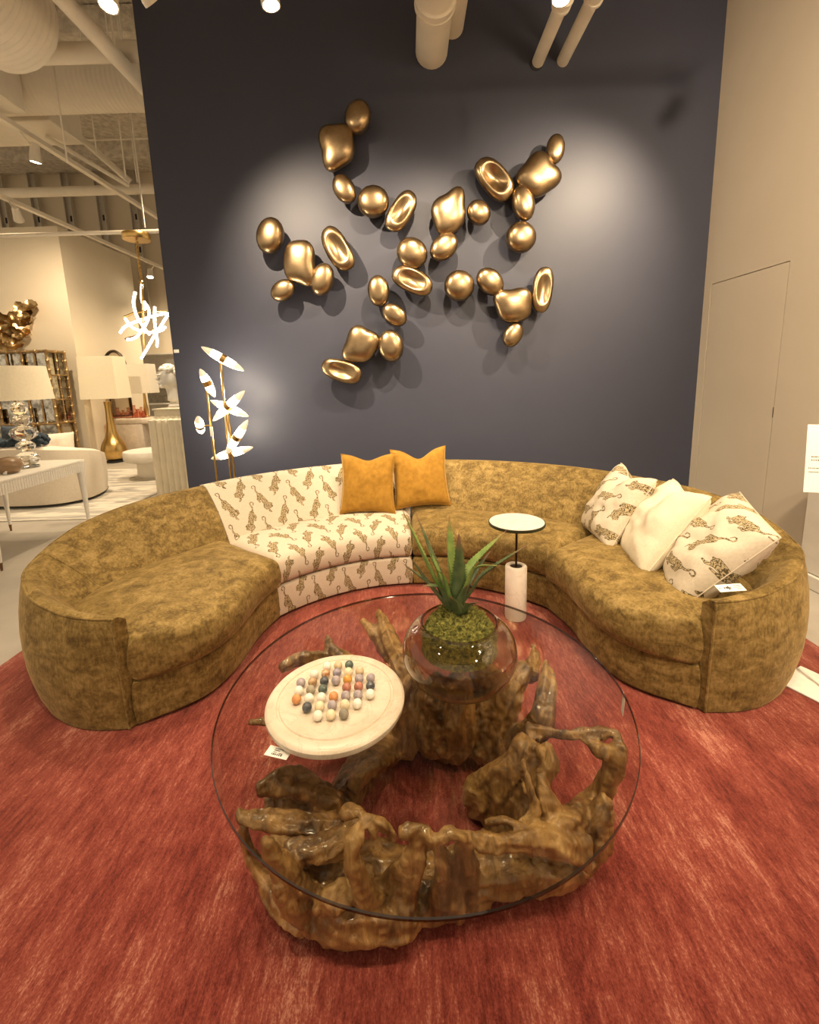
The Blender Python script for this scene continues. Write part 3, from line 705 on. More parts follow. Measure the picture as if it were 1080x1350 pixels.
# unit step along columns (7 marbles in column 3) and across columns
vy = (bp(434, 878) - bp(421, 951)) / 6.0; vx = (bp(500, 886) - bp(381, 929)); 
ctr = bp(441.5, 908.0)
ey = Vector((vy.x, vy.y, 0)); ST = ey.length; ey.normalize(); ex = Vector((ey.y, -ey.x, 0)); ST = .0405
MC = {'white': ((.86, .82, .72), (.78, .74, .64)), 'cream': ((.80, .70, .50), (.72, .60, .40)), 'tan': ((.66, .53, .35), (.55, .42, .26)), 'lilac': ((.44, .38, .39), (.30, .26, .28)), 'blue': ((.22, .20, .26), (.36, .32, .36)), 'dark': ((.06, .065, .075), (.11, .115, .12)), 'green': ((.07, .10, .085), (.12, .15, .13)), 'orange': ((.68, .33, .13), (.58, .24, .09)), 'amber': ((.62, .33, .07), (.52, .25, .05)), 'rose': ((.46, .19, .13), (.36, .14, .09)), 'rust': ((.42, .19, .08), (.60, .42, .26)), 'brown': ((.36, .22, .11), (.50, .34, .2)), 'olive': ((.36, .32, .23), (.28, .24, .17)), 'grey': ((.30, .27, .21), (.22, .20, .15))}
for k, (a, c) in MC.items(): M['mb_' + k] = pm('marble_' + k, a, .22, col2=c, nscale=60, lo=.4, hi=.6)
GRID = [(-3, ['lilac', 'white', 'orange']), (-2, ['white', 'brown', 'olive', 'white', 'dark']), (-1, ['white', 'rust', 'dark', 'green', 'white', 'cream', 'white']),
        (0, ['tan', 'blue', 'lilac', None, 'orange', 'lilac', 'cream']), (1, ['green', 'cream', 'amber', 'rose', 'lilac', 'cream', 'grey']), (2, ['tan', 'lilac', 'rose', 'lilac', 'white']), (3, ['lilac', 'dark', 'white'])]
CW = {'white': 'white', 'cream': 'cream', 'tan': 'tan', 'lilac': 'lilac grey', 'blue': 'dusky blue violet', 'dark': 'near black', 'green': 'dark green', 'orange': 'orange', 'amber': 'amber yellow', 'rose': 'brick red', 'rust': 'rust banded', 'brown': 'brown', 'olive': 'olive grey', 'grey': 'mottled khaki grey'}
HC = {0: 'middle line', 1: 'line next to the middle', 2: 'second line from the middle', 3: 'outermost line'}
NUM = {3: 'three', 5: 'five', 7: 'seven'}
mball = {}
ccount = {}
for ci, names in GRID:
    for nm in names:
        if nm: ccount[nm] = ccount.get(nm, 0) + 1
for ci, names in GRID:
    n = len(names)
    for k, nm in enumerate(names):
        rj = (n - 1) / 2 - k
        p = ctr + ex * (ci * ST) + ey * (rj * ST); p.z = Z0 - .004
        hole = MB().lathe([(.0135, BZ + .0006), (.011, BZ + .0004), (.0001, BZ + .0002)], (p.x, p.y, 0), 14)
        strip_caps(hole); 
        if nm is None:
            hole.build('hollow', M['travertine'], board); continue
        if nm not in mball:
            mm = MB().ball((0, 0, 0), .0158, 20, 14); me_o = mm.build('marble', M['mb_' + nm]); mball[nm] = me_o.data; o = me_o
        else: o = link('marble', mball[nm])
        o.location = (p.x, p.y, BZ + .0158)
        pv = names[k - 1] if k > 0 else 'END'; nx = names[k + 1] if k < n - 1 else 'END'
        w1 = 'the empty hollow' if pv is None else CW.get(pv, ''); w2 = 'the empty hollow' if nx is None else CW.get(nx, '')
        if pv == 'END': lab = CW[nm] + ' marble heading a line of ' + NUM[n] + ', before the ' + w2 + ' one'
        elif nx == 'END': lab = CW[nm] + ' marble closing a line of ' + NUM[n] + ', after the ' + w1 + ' one'
        else: lab = CW[nm] + ' stone marble between ' + w1 + ' and ' + w2 + (' ones' if None not in (pv, nx) else '')
        if pv != 'END' and nx != 'END' and n == 3: lab += ' in a short line'
        tag(o, lab, 'marble', 'solitaire marbles')
tg = onz(367, 992, .4235)
card('price_tag', (tg.x, tg.y, .4235), (.96, -.28, 0), (.28, .96, 0), .075, .036, 'white paper price tag lying on the glass beside the solitaire board', lines=[(.022, .027, .03, .003), (.022, .021, .018, .0028), (.022, .015, .010, .0025), (.040, .013, .014, .0025), (.020, .006, .034, .006)])
tr = onz(815, 949, .30)
card('price_tag', (tr.x + .02, tr.y + .01, .355), (.25, .968, .0), (.05, 0, 1), .03, .075, 'white price tag hanging edge-on from the root loop')
MB().tube([(tr.x + .02, tr.y + .01, .393), (tr.x + .018, tr.y + .02, .403)], .0012, 6).build('tag_string', M['paper'], ctab)
# ------------------------------------------------------------------ bowl, moss and aloe
BO = Vector((.158, 1.455, 0)); bz = .4205
bowl = thing('glass_bowl', 'squat smoky glass bowl on the coffee table holding an aloe', 'bowl', (BO.x, BO.y, bz))
pr = [(.0001, bz + .001), (.07, bz + .001), (.12, bz + .014), (.165, bz + .05), (.190, bz + .10), (.194, bz + .135), (.185, bz + .175), (.165, bz + .205), (.145, bz + .222), (.134, bz + .232), (.131, bz + .238)]
pts = catmull([(r * 1.05, 0, z) for r, z in pr], 40)
b = MB().lathe([(max(p.x, .0001), p.z) for p in pts], BO, 64); strip_caps(b); b.build('bowl_glass', M['bowlglass'], bowl, angle=80)
MB().tube([(BO.x + .131 * math.cos(a / 32 * math.pi), BO.y + .131 * math.sin(a / 32 * math.pi), bz + .238) for a in range(65)], .004, 8, cap=False).build('rim', M['bowlglass'], bowl)
M['moss'] = pm('green_moss', (.36, .34, .075), .95, col2=(.06, .07, .014), nscale=60, bscale=140, bstr=.9, bdist=.008, lo=.3, hi=.68)
M['soil'] = pm('dark_soil', (.045, .035, .02), .95, col2=(.02, .018, .012), nscale=60, bscale=120, bstr=.8)
plant = thing('aloe_plant', 'spiky green aloe in a mound of moss inside the glass bowl', 'plant', (BO.x, BO.y, bz + .1))
mz = bz + .165
rows = []; nr, na = 26, 72
for i in range(nr + 1):
    f = i / nr; row = []
    for j in range(na):
        a = 2 * math.pi * j / na
        rr = .134 * f; x = BO.x + rr * math.cos(a); y = BO.y + rr * math.sin(a)
        h = mz + .115 * (1 - f ** 2.4) ** .75 - (.03 if f > .97 else 0) * (1 + .0)
        h += (noise.noise(Vector((x, y, 0)) * 34) * .020 + noise.noise(Vector((x, y, 3)) * 95) * .009 + noise.noise(Vector((x, y, 7)) * 220) * .004) * min(1, (1 - f) * 5 + .15)
        row.append(Vector((x, y, h)))
    rows.append(row)
mo = MB(); mo.grid(rows, closed=True)
rnd = random.Random(3)
for k in range(5200):
    f = math.sqrt(rnd.random()) * .98; a = rnd.random() * 6.283; i = int(f * nr); p = rows[i][int(a / 6.2832 * na) % na]
    p = p + Vector((rnd.uniform(-.004, .004), rnd.uniform(-.004, .004), 0)); d = Vector((math.cos(a) * f, math.sin(a) * f, .8)).normalized(); d = (d + Vector((rnd.uniform(-.7, .7), rnd.uniform(-.7, .7), rnd.uniform(-.4, .4)))).normalized()
    s = d.orthogonal().normalized() * .0022; L = rnd.uniform(.006, .015); mo.add([p - s, p + s, p + d * L], [(0, 1, 2)])
mm = mo.build('moss', M['moss'], plant, angle=180); mm['kind'] = 'stuff'
so = MB(); so.lathe([(.0001, bz + .10), (.08, bz + .105), (.112, bz + .125), (.130, bz + .15), (.132, mz), (.0001, mz + .004)], BO, 40); so.build('soil', M['moss'], plant)
def leafmat(name, c1, c2, tipc):
    m, t, b = nt(name); b.inputs['Roughness'].default_value = .42
    tc = N(t, 'ShaderNodeTexCoord'); sp = N(t, 'ShaderNodeSeparateXYZ'); t.links.new(tc.outputs['UV'], sp.inputs[0])
    n = noise_node(t, 30, (1, 1, 1), 3); base = ramp(t, n, [(.35, c2), (.65, c1)])
    r = ramp(t, sp.outputs['Y'], [(.78, (0, 0, 0)), (1.0, (1, 1, 1))]); mx = N(t, 'ShaderNodeMix', data_type='RGBA')
    t.links.new(r, mx.inputs[0]); t.links.new(base, mx.inputs[6]); mx.inputs[7].default_value = (*tipc, 1); t.links.new(mx.outputs[2], b.inputs['Base Color'])
    b.inputs['Subsurface Weight'].default_value = .08; b.inputs['Subsurface Radius'].default_value = (.01, .012, .003); return m
M['leaf_l'] = leafmat('aloe_leaf_light', (.24, .34, .08), (.15, .24, .06), (.35, .17, .08))
M['leaf_d'] = leafmat('aloe_leaf_dark', (.10, .145, .055), (.055, .09, .035), (.30, .13, .08))
def leaf(base, mid, tip, wid, mat, curl=.5):
    base, mid, tip = Vector(base), Vector(mid), Vector(tip); n = 26
    pts = catmull([base, base.lerp(mid, .5) + (mid - base).cross(Vector((0, 0, 1))).normalized() * .0, mid, tip], n)
    mb = MB(); rows = []; uv = []; edges = [[], []]
    axis = Vector((BO.x, BO.y, 0))
    for i, p in enumerate(pts):
        f = i / (n - 1); T = (pts[min(i + 1, n - 1)] - pts[max(i - 1, 0)]).normalized()
        outw = Vector((p.x - axis.x, p.y - axis.y, .0)) + Vector((0, -.02, 0)); up = Vector((0, 0, 1)) * .6 - outw.normalized() * .8
        S = T.cross(up)
        S = S.normalized() if S.length > 1e-4 else Vector((1, 0, 0)); Nn = S.cross(T).normalized()
        w_ = wid * (min(1, .75 + f * 2) * (1 - f ** 1.7) ** .9 + .02); th = w_ * .34
        row = []; ur = []
        for k in range(12):
            a = 2 * math.pi * k / 12; x = math.cos(a); y = math.sin(a)
            off = S * (x * w_) + Nn * ((y * th if y < 0 else y * th * .35) + curl * w_ * x * x * .55)
            row.append(p + off); ur.append((k / 12, f))
        rows.append(row + [row[0]]); uv.append(ur + [(1, f)])
        edges[0].append((row[0], S, T, w_)); edges[1].append((row[6], -S, T, w_))
    mb.grid(rows, uv)
    for e in edges:
        for i in range(3, n - 2):
            p, S, T, w_ = e[i]; s = .0035 * (.5 + w_ / wid)
            mb.add([p - T * s * .6 - S * .001, p + T * s * .9 - S * .001, p + S * s * 1.5 + T * s * .8, p + S.cross(T) * s * .5], [(0, 1, 2), (0, 3, 2), (1, 2, 3), (0, 1, 3)], [(0, .8)] * 4)
    return mb.build('leaf', M[mat], plant, weld=1e-6, angle=70)
Y0 = BO.y - .005
def lp(px, py, dy): return ony(px, py, Y0 + dy)
for bx, by, mx_, my, tx, ty, dy, wd, mt, dyt in [
    (592, 800, 560, 735, 529, 669, .02, .018, 'leaf_l', .05), (594, 800, 575, 745, 548, 676, .06, .014, 'leaf_d', .10), (590, 800, 577, 752, 560, 715, .04, .017, 'leaf_l', .06),
    (598, 790, 594, 735, 592, 679, .05, .021, 'leaf_l', .07), (600, 800, 606, 765, 605, 702, -.01, .020, 'leaf_d', -.02),
    (604, 800, 622, 745, 668, 699, .05, .019, 'leaf_l', .06), (604, 800, 625, 758, 647, 726, .06, .013, 'leaf_d', .08), (605, 800, 640, 755, 698, 717, .01, .014, 'leaf_d', .02),
    (603, 800, 628, 748, 662, 746, -.02, .012, 'leaf_l', -.04), (596, 805, 566, 770, 530, 742, .0, .014, 'leaf_d', .0), (594, 805, 558, 760, 538, 730, .03, .014, 'leaf_d', .04),
    (598, 810, 578, 774, 556, 773, -.03, .014, 'leaf_d', -.07), (604, 812, 600, 795, 593, 786, -.05, .015, 'leaf_d', -.06), (610, 812, 620, 797, 634, 794, -.04, .010, 'leaf_d', -.05), (600, 812, 612, 780, 618, 770, -.04, .014, 'leaf_d', -.05), (594, 800, 585, 760, 572, 748, -.01, .010, 'leaf_l', -.01)]:
    leaf(lp(bx, by, dy * .3), lp(mx_, my, dy * .8), lp(tx, ty, dyt), wd * 1.45, mt)
# ------------------------------------------------------------------ little marble drinks table
S0 = Vector((.634, 2.575, 0)); st = thing('drinks_table', 'small drinks table with round white marble top on a pale stone cylinder', 'side table', S0)
MB().lathe([(.055, .0145), (.064, .018), (.066, .03), (.066, .352), (.062, .358), (.04, .3585), (.038, .345), (.0001, .344)], S0, 40).build('base', M['travertine'], st, angle=35)
MB().lathe([(.036, .345), (.036, .353), (.0001, .354)], S0, 24).build('collar', M['darkmetal'], st)
MB().lathe([(.007, .354), (.007, .622)], S0, 12).build('pole', M['darkmetal'], st)
MB().lathe([(.05, .619), (.165, .622), (.168, .626), (.168, .639), (.163, .640), (.163, .634), (.0001, .634)], S0, 64).build('rim', pm('dark_green_rim', (.035, .04, .018), .35, .3), st, angle=35)
MB().lathe([(.162, .6345), (.162, .6405), (.0001, .641)], S0, 64).build('top', M['marble_white'], st, angle=35)
# ------------------------------------------------------------------ wall sculpture
PEB = [ # px, py, half-long, half-short, angle deg, type, label
 (471, 157, 21, 17, 62, 'egg', 'egg shaped bronze pebble, topmost of the wall sculpture'),
 (444, 193, 29, 24, 80, 'lobe', 'large lobed bronze pebble just under the topmost egg'),
 (453, 248, 19, 14, -52, 'egg', 'small tilted bronze egg below the upper lobed pebble'),
 (490.5, 266, 21.5, 19, 0, 'egg', 'round bronze pebble touching the slanted narrow dish'),
 (529, 279, 28, 15, 55, 'dish', 'narrow dished bronze pebble slanting between two round ones'),
 (356, 313, 22.5, 18, 75, 'egg', 'plain egg shaped bronze pebble at the sculpture end nearest the lamp'),
 (396, 347, 30, 22, 95, 'lobe', 'large waisted bronze pebble with three eggs around it'),
 (445.5, 328.5, 30, 16, -62, 'dish', 'dished bronze pebble standing alone beside waisted one'),
 (424.5, 370.5, 20.5, 15.5, 68, 'egg', 'bronze egg tucked against the waisted pebble and lone dish'),
 (372, 384, 17, 13, 35, 'egg', 'small bronze egg at foot of the waisted pebble'),
 (499.5, 385.5, 20.5, 14, 95, 'egg', 'upright bronze egg above a small tilted egg'),
 (519, 414, 18, 13, -42, 'egg', 'small tilted bronze egg under the upright egg'),
 (475.5, 455, 26, 22, 45, 'lobe', 'notched lobed bronze pebble over the lowest dish'),
 (516, 458, 21, 17, 105, 'egg', 'smooth oval bronze pebble beside the notched lobed one'),
 (451, 489, 27, 14.5, -18, 'dish', 'dished bronze pebble, lowest of the wall sculpture'),
 (592.5, 280, 30, 22, 68, 'lobe', 'large lobed bronze pebble in the middle of sculpture'),
 (630, 279.5, 16, 15, -40, 'egg', 'small round bronze pebble touching the middle lobed one'),
 (652, 236.5, 31, 18, -48, 'bowl', 'deeply hollowed bronze pebble like an open bowl'),
 (732, 198.5, 18.5, 12, 82, 'egg', 'small bronze egg standing on the broad flat lobed pebble'),
 (709.5, 232, 28, 26, 10, 'lobe', 'broad lobed bronze pebble with flattened face under small egg'),
 (690.5, 270, 22, 15, 108, 'egg', 'upright bronze egg hanging below the broad lobed pebble'),
 (685, 313.5, 20.5, 19, 10, 'egg', 'round bronze pebble hanging free under the upright egg'),
 (542, 332.5, 21, 19, -50, 'egg', 'round bronze pebble resting on a wide dish'),
 (584, 327, 20, 16, 38, 'egg', 'tilted bronze egg beneath the middle lobed pebble'),
 (544, 370, 28, 15.5, -26, 'dish', 'wide dished bronze pebble under two round ones'),
 (604, 376, 20.5, 19, -30, 'egg', 'round bronze pebble touching a dark tilted egg'),
 (645, 370, 20, 15.5, -50, 'egg', 'tilted bronze egg between round and broad lobed pebbles'),
 (677, 402, 26, 23, -10, 'lobe', 'broad three lobed bronze pebble beside the upright dish'),
 (715.5, 382, 29, 13.5, 84, 'dish', 'upright dished bronze pebble at the sculpture end by beige wall'),
 (675.5, 443, 17, 12, 58, 'egg', 'small bronze egg hanging under the three lobed pebble'),
]
for i, (px, py, a, b_, ang, typ, lab) in enumerate(PEB):
    cY = WY - .15; c = ony(px, py, cY); sc = (c - CAM).dot(_F) / FPX
    A_, B2 = a * sc, b_ * sc; D = B2 * (.70 if typ == 'egg' else .52 if typ == 'lobe' else .55)
    root = thing('bronze_pebble', lab, 'wall sculpture', (c.x, WY, c.z), 'bronze pebble wall sculpture')
    q = math.radians(ang); U = Vector((math.cos(q), 0, math.sin(q))); V = Vector((-math.sin(q), 0, math.cos(q))); W = Vector((0, -1, 0))
    ph = i * 1.7
    def fn(d, typ=typ, ph=ph):
        t = math.atan2(d.y, d.x)
        if typ == 'egg': return 1 + .09 * d.x + .03 * math.sin(2 * t + ph)
        if typ == 'lobe': return 1.0 + .075 * math.cos(4 * t + ph) + .065 * math.cos(3 * t + 2 * ph)
        return 1 + .02 * math.sin(3 * t + ph)
    mb = MB(); nu, nv = 48, 28; vs = []; fs = []
    for ii_ in range(nv + 1):
        phi = math.pi * ii_ / nv
        for j in range(nu):
            t = 2 * math.pi * j / nu; r_ = math.sin(phi); cz_ = math.cos(phi)
            rp = r_ ** .82; zp = math.copysign(abs(cz_) ** .9, cz_)     # fuller than an ellipsoid
            d = Vector((math.cos(t), math.sin(t), 0)); k = fn(d)
            if typ in ('dish', 'bowl'): k *= (abs(d.x) ** 2.5 + abs(d.y) ** 2.5) ** (-1 / 2.5)
            k = 1 + (k - 1) * min(1, rp * 1.15); z = zp * D
            if typ in ('dish', 'bowl') and cz_ > 0: z -= D * (.85 if typ == 'dish' else 1.15) * max(0, 1 - (rp / .70) ** 2) ** 1.2
            vs.append(c + U * (d.x * rp * A_ * k) + V * (d.y * rp * B2 * k) + W * z)
    for ii_ in range(nv):
        for j in range(nu): fs.append((ii_ * nu + j, ii_ * nu + (j + 1) % nu, (ii_ + 1) * nu + (j + 1) % nu, (ii_ + 1) * nu + j))
    mb.add(vs, fs); mb.build('pebble', M['gold'], root, weld=1e-5, angle=180)
    MB().tube([(c.x, WY - .001, c.z), (c.x, cY + D * .8, c.z)], .009, 8).build('mount_stem', M['darkmetal'], root)
wl = ony(232, 463, WY - .002)
card('wall_label', (wl.x + .005, WY - .003, wl.z), (1, 0, 0), (0, 0, 1), .05, .03, 'tiny white label on the navy wall above the bust', 'label')
# ------------------------------------------------------------------ brass floor lamp
LY = 3.98
lamp = thing('floor_lamp', 'brass floor lamp with pointed glowing glass shades behind the sofa', 'floor lamp', (-1.72, LY, 0))
M['shadetip'] = pm('frosted_glass_tip', (.85, .78, .62), .5, emit=(1.0, .80, .52), estr=.55)
M['shadeglow'] = emat('glowing_frosted_glass', (1.0, .86, .62), 6)
MB().lathe([(.16, .0), (.16, .018), (.15, .024), (.0001, .026)], (-1.76, LY, 0), 40).build('base', M['brass'], lamp, angle=35)
def lq(px, py, dy=0): return ony(px, py, LY + dy)
def ext(a, b):
    a, b = Vector(a), Vector(b); d = (b - a); k = (.02 - a.z) / d.z; e = a + d * k; return [a, b, Vector((lerp(e.x, -1.76, .55), LY, .02))]
for a, b_ in (((272, 510), (287, 636)), ((291, 478), (305, 633)), ((301, 548), (310, 632))):
    A1, B1 = lq(*a), lq(*b_); MB().tube(ext(A1, B1), .0095, 12).build('pole', M['brass'], lamp)
HEADS = [((265, 457), (322, 489), .05), ((263.5, 486), (283.5, 524), .04), ((323, 515), (280.5, 555), .05), ((277.5, 528), (328, 549), -.04), ((327, 553.5), (298, 599), .04), ((278, 605), (334, 589.5), -.03), ((261, 549), (266, 572), .16)]
for k, (p0, p1, tl) in enumerate(HEADS):
    off = (-.035, -.03, -.05, .02, -.06, .03, -.03)[k]
    a, b_ = lq(*p0, off - tl), lq(*p1, off + tl); ax = (b_ - a); L = ax.length; ax.normalize(); c = (a + b_) / 2
    Q = ax.to_track_quat('Z', 'Y').to_matrix(); R_ = .038
    hd = MB().lathe([(R_ * .99, -.022), (R_ * 1.04, -.02), (R_ * 1.04, .02), (R_ * .99, .022)], c, 24, Q).build('shade_ring', M['brass'], lamp, angle=35)
    for s in (1, -1):
        h = L / 2
        pr_ = [(R_ * .96, .021 * s), (R_ * .95, h * .35 * s), (R_ * .80, h * .58 * s), (R_ * .5, h * .82 * s), (R_ * .16, h * .97 * s), (.0005, h * s)]
        pr_ = [(R_ * .97, .021 * s), (R_ * .97, h * .30 * s), (R_ * .84, h * .55 * s)]; cn = MB().lathe(pr_, c, 24, Q); strip_caps(cn); cn.build('glass_shade', M['shadeglow'], hd, angle=60)
        pr_ = [(R_ * .84, h * .55 * s), (R_ * .55, h * .78 * s), (R_ * .24, h * .94 * s), (.0005, h * s)]; cn = MB().lathe(pr_, c, 24, Q); strip_caps(cn); cn.build('shade_tip', M['shadetip'], hd, angle=60)
    # small arm to the nearest pole
    pb = {0: lq(291.5, 482), 1: lq(272.5, 512), 2: lq(298, 541), 3: lq(300, 548), 4: lq(304, 580), 5: lq(307.5, 600), 6: lq(277.5, 561)}[k]
    MB().tube([c, pb], .006, 8).build('shade_arm', M['brass'], lamp)
for gx, gy in ((280, 500), (312, 520), (300, 575)):
    pl_ = bpy.data.lights.new('lamp_glow', 'POINT'); pl_.energy = 11; pl_.color = (1, .86, .64); pl_.shadow_soft_size = .06
    po = bpy.data.objects.new('lamp_glow', pl_); COL.objects.link(po); po.parent = lamp; po.matrix_parent_inverse = Matrix.Translation(-WL[lamp.name]); po.location = lq(gx, gy, .06)
tgp = lq(279, 569, -.02)
card('price_tag', tgp, (1, 0, 0), (.03, 0, 1), .028, .085, 'white paper tag', parent=lamp)
# ------------------------------------------------------------------ pipes over the sofa
def pipe(p0, dy0, r, label, couplings=(), group='white pipes through the navy wall'):
    t = thing('ceiling_pipe', label, 'pipe', (p0.x, WY, p0.z), group)
    MB().tube([(p0.x, WY + .02, p0.z), (p0.x, dy0, p0.z)], r, 24).build('pipe_run', M['ivory'], t)
    for cy in couplings: MB().lathe([(r + .004, -.05), (r + .02, -.045), (r + .02, -.02), (r + .012, -.018), (r + .012, .018), (r + .02, .02), (r + .02, .045), (r + .004, .05)], (p0.x, cy, p0.z), 24, Matrix.Rotation(math.pi / 2, 3, 'X')).build('coupling', M['ivory'], t)
    return t
def wp(px, py): return ony(px, py, WY)
a = wp(569, 68); pipe(a, -4, .14, 'thick white pipe with a coupling entering navy wall', (3.9, 1.5))
a = wp(596, 35); pipe(a, -4, .10, 'white pipe half hidden behind the thick one', (3.6,))
a = wp(709, 82); p1 = pipe(a, -4, .052, 'thin white conduit with an open dark end', (3.8,))
MB().lathe([(.0001, 0), (.058, 0), (.058, .004), (.0001, .004)], (a.x - .012, WY - .006, a.z - .012), 20, Matrix.Rotation(math.pi / 2, 3, 'X')).build('open_gap', M['plastic_black'], p1)
a = wp(742, 80); p2 = pipe(a, -4, .052, 'thin white conduit beside the open-ended one', (3.75,))
# ------------------------------------------------------------------ ceiling services on the far side
def duct(name, a, b, r, label, ribs=True, group='ceiling ducts'):
    a, b = Vector(a), Vector(b); L = (b - a).length; n = int(L / .055) if ribs else 2; t = thing(name, label, 'duct', a.lerp(b, .5), group); pts = []; rr = []
    if ribs:
        for i in range(n + 1):
            f = i / n
            for o, q in ((0, 1.0), (.35, 1.0), (.5, 1.012), (.65, 1.0)): pts.append(a.lerp(b, min(1, f + o / n))); rr.append(r * q)
    else: pts = [a, b]; rr = [r, r]
    MB().tube(pts, rr, 32).build('duct_run', M['ivory'], t)
    return t
a = ony(100, 116, 6.0); duct('spiral_duct', (-9, 6.0, a.z), (-1.5, 6.0, a.z), .25, 'ribbed ivory spiral duct crossing behind the wall edge')
a = ony(20, 10, 4.35); duct('spiral_duct', (a.x - .15, 4.45, a.z), (a.x - .15, -1.5, a.z), .42, 'fat ribbed ivory duct with rounded end overhead')
MB().ball((a.x - .15, 4.45, a.z), (.42, .18, .42), 32, 12).build('end_cap', M['ivory'], bpy.data.objects['spiral_duct.001'])
a = ony(100, 70, 4.9); t = duct('ceiling_pipe', (-9, 4.9, a.z), (-1.8, 4.9, a.z), .085, 'smooth ivory pipe crossing in front of the spiral duct', False, 'ivory ceiling pipes'); t['category'] = 'pipe'
cl = ony(32, 70, 4.9)
for dx in (0, .06): MB().lathe([(.087, -.008), (.093, -.006), (.093, .006), (.087, .008)], (cl.x + dx, 4.9, a.z), 24, Matrix.Rotation(math.pi / 2, 3, 'Y')).build('pipe_clamp', M['steel'], t)
a = ony(100, 252, 8.2); t = duct('ceiling_pipe', (-12, 8.2, a.z), (-1.5, 8.2, a.z), .075, 'slim ivory pipe high above the cream partition', False, 'ivory ceiling pipes'); t['category'] = 'pipe'
a = ony(110, 28, 4.3); t = duct('ceiling_pipe', (a.x, 1.0, a.z), (a.x, 8.0, a.z), .07, 'ivory pipe running away over the smooth pipe', False, 'ivory ceiling pipes'); t['category'] = 'pipe'
a = ony(180, 313, 5.6); t = duct('ceiling_pipe', (-7, 5.6, a.z + .062), (-2.0, 5.6, a.z + .062), .022, 'thin ivory strut carrying the chandelier canopy', False, 'ivory ceiling pipes'); t['category'] = 'pipe'
a = ony(100, 185, 7.5); t = duct('ceiling_pipe', (-9, 7.5, a.z), (-2.0, 7.5, a.z), .016, 'thin ivory conduit under the rough ceiling', False, 'ivory ceiling pipes'); t['category'] = 'pipe'
track('light_track', (-4.5, 4.6, 4.5), (-4.5, 11.5, 4.5), 'ivory lighting track passing over the white settee')
track('light_track', (-5.75, 5.5, 4.2), (-5.75, 12.0, 4.2), 'ivory lighting track along the cream partition')
def conduit(a, b, r, label, grp='thin ceiling rods and wires', name='hanging_rod', cat='rod'):
    o = MB().tube([a, b], r, 8).build(name, M['ivory']); return tag(o, label, cat, grp)
for px, py0, py1, yy in ((83, 83, 215, 5.3), (145, 20, 60, 4.6), (160, 145, 235, 6.4), (175, 160, 240, 6.6), (185, 255, 300, 6.2), (122, 150, 205, 6.3)):
    e_ = ony(px + 6, py1, yy); conduit(Vector((e_.x, yy, CEIL + .01)), e_, .009, 'thin ivory rod hanging from the ceiling by the ducts')
# purlins on the ceiling
for k, yy in enumerate((5.6, 7.4, 9.2, 11.0)):
    o = MB().box(-12, 4, yy, yy + .16, CEIL - .36, CEIL - .02); x = o.build('ceiling_beam', M['deck'], None, False); tag(x, 'rough sprayed beam under the ceiling deck', 'beam', 'ceiling beams')
# diagonal angle iron
conduit(ony(70, 150, 7.0), ony(172, 240, 7.6), .05, 'diagonal ivory brace under the ceiling', None, 'ceiling_brace', 'brace')
conduit(ony(60, 180, 6.6), ony(170, 245, 7.4), .03, 'slim diagonal ivory rail beside the brace', None, 'ceiling_rail', 'rail')
# open steel studs above the partition
for k in range(9):
    x = -11.2 + k * .84
    s = thing('steel_stud', 'slotted galvanised stud standing above the cream partition', 'stud', (x, 12.5, PZ - 1), 'steel studs of the far wall')
    MB().box(x, x + .19, 12.47, 12.5, PZ - 1.2, CEIL - .02).build('stud_web', M['steel'], s, False)
    MB().box(x, x + .012, 12.4, 12.47, PZ - 1.2, CEIL - .02).build('stud_flange', M['steel'], s, False)
    MB().box(x + .178, x + .19, 12.4, 12.47, PZ - 1.2, CEIL - .02).build('stud_flange', M['steel'], s, False)
    for z in (PZ + .5, PZ + 1.3): MB().bbox(x + .07, x + .12, 12.463, 12.47, z, z + .14, .003, 1).build('slot', M['plastic_black'], s, False)
# square diffuser of the duct, at the edge of frame
a = ony(12, 133, 5.6); sb = thing('air_diffuser', 'boxy ivory air diffuser with dark grille on the spiral duct', 'diffuser', (a.x, 5.6, a.z), None)
MB().bbox(a.x - .75, a.x + .06, 5.35, 5.75, a.z - .05, a.z + .4, .01, 1).build('housing', M['ivory'], sb, False)
for k in range(5): MB().box(a.x - .6, a.x - .06, 5.338, 5.35, a.z + .06 + k * .05, a.z + .08 + k * .05).build('grille_slat', M['plastic_black'], sb, False)
a = ony(30, 160, 6.3); o = MB().bbox(a.x - 1.5, a.x + .35, 6.3, 6.9, a.z, a.z + .4, .01, 1).build('box_duct', M['ivory'], None, False); tag(o, 'flat sided ivory box duct behind the lighting track', 'duct')
spot('t', onz(47, 213, 4.22), (-5.2, 6.4, .4), 380, 90, 'lit spotlight under the track above the white settee', .9, .04, top=(-4.5, onz(47, 213, 4.22).y - .1, 4.5), r=.06)
p = onz(25, 290, 3.95); spot('t', p, (-6.6, 8.7, 2.4), 260, 110, 'lit square-necked spotlight in front of the cream partition', .9, .04, top=(-5.75, p.y, 4.2), r=.06)
p = onz(198, 365, 3.95); spot('t', p, (-5.6, 9.8, .6), 130, 80, 'lit spotlight beyond the end of cream partition', .9, .04, top=(-5.75, p.y, 4.2), r=.07)
for x, y, tx, ty, e in ((-3.0, 6.5, -4.4, 6.6, 420), (-3.6, 9.0, -5.6, 9.3, 450), (-2.35, 5.2, -3.8, 4.5, 340), (-4.6, 11.2, -7.0, 12.5, 450)):  # extra lamps added out of sight behind the navy wall to brighten the far area
    spot('t', (x, y, 4.2), (tx, ty, .5), e, 95, 'added hidden spotlight brightening the white furniture', .9, .04, top=(x, y, CEIL + .01))
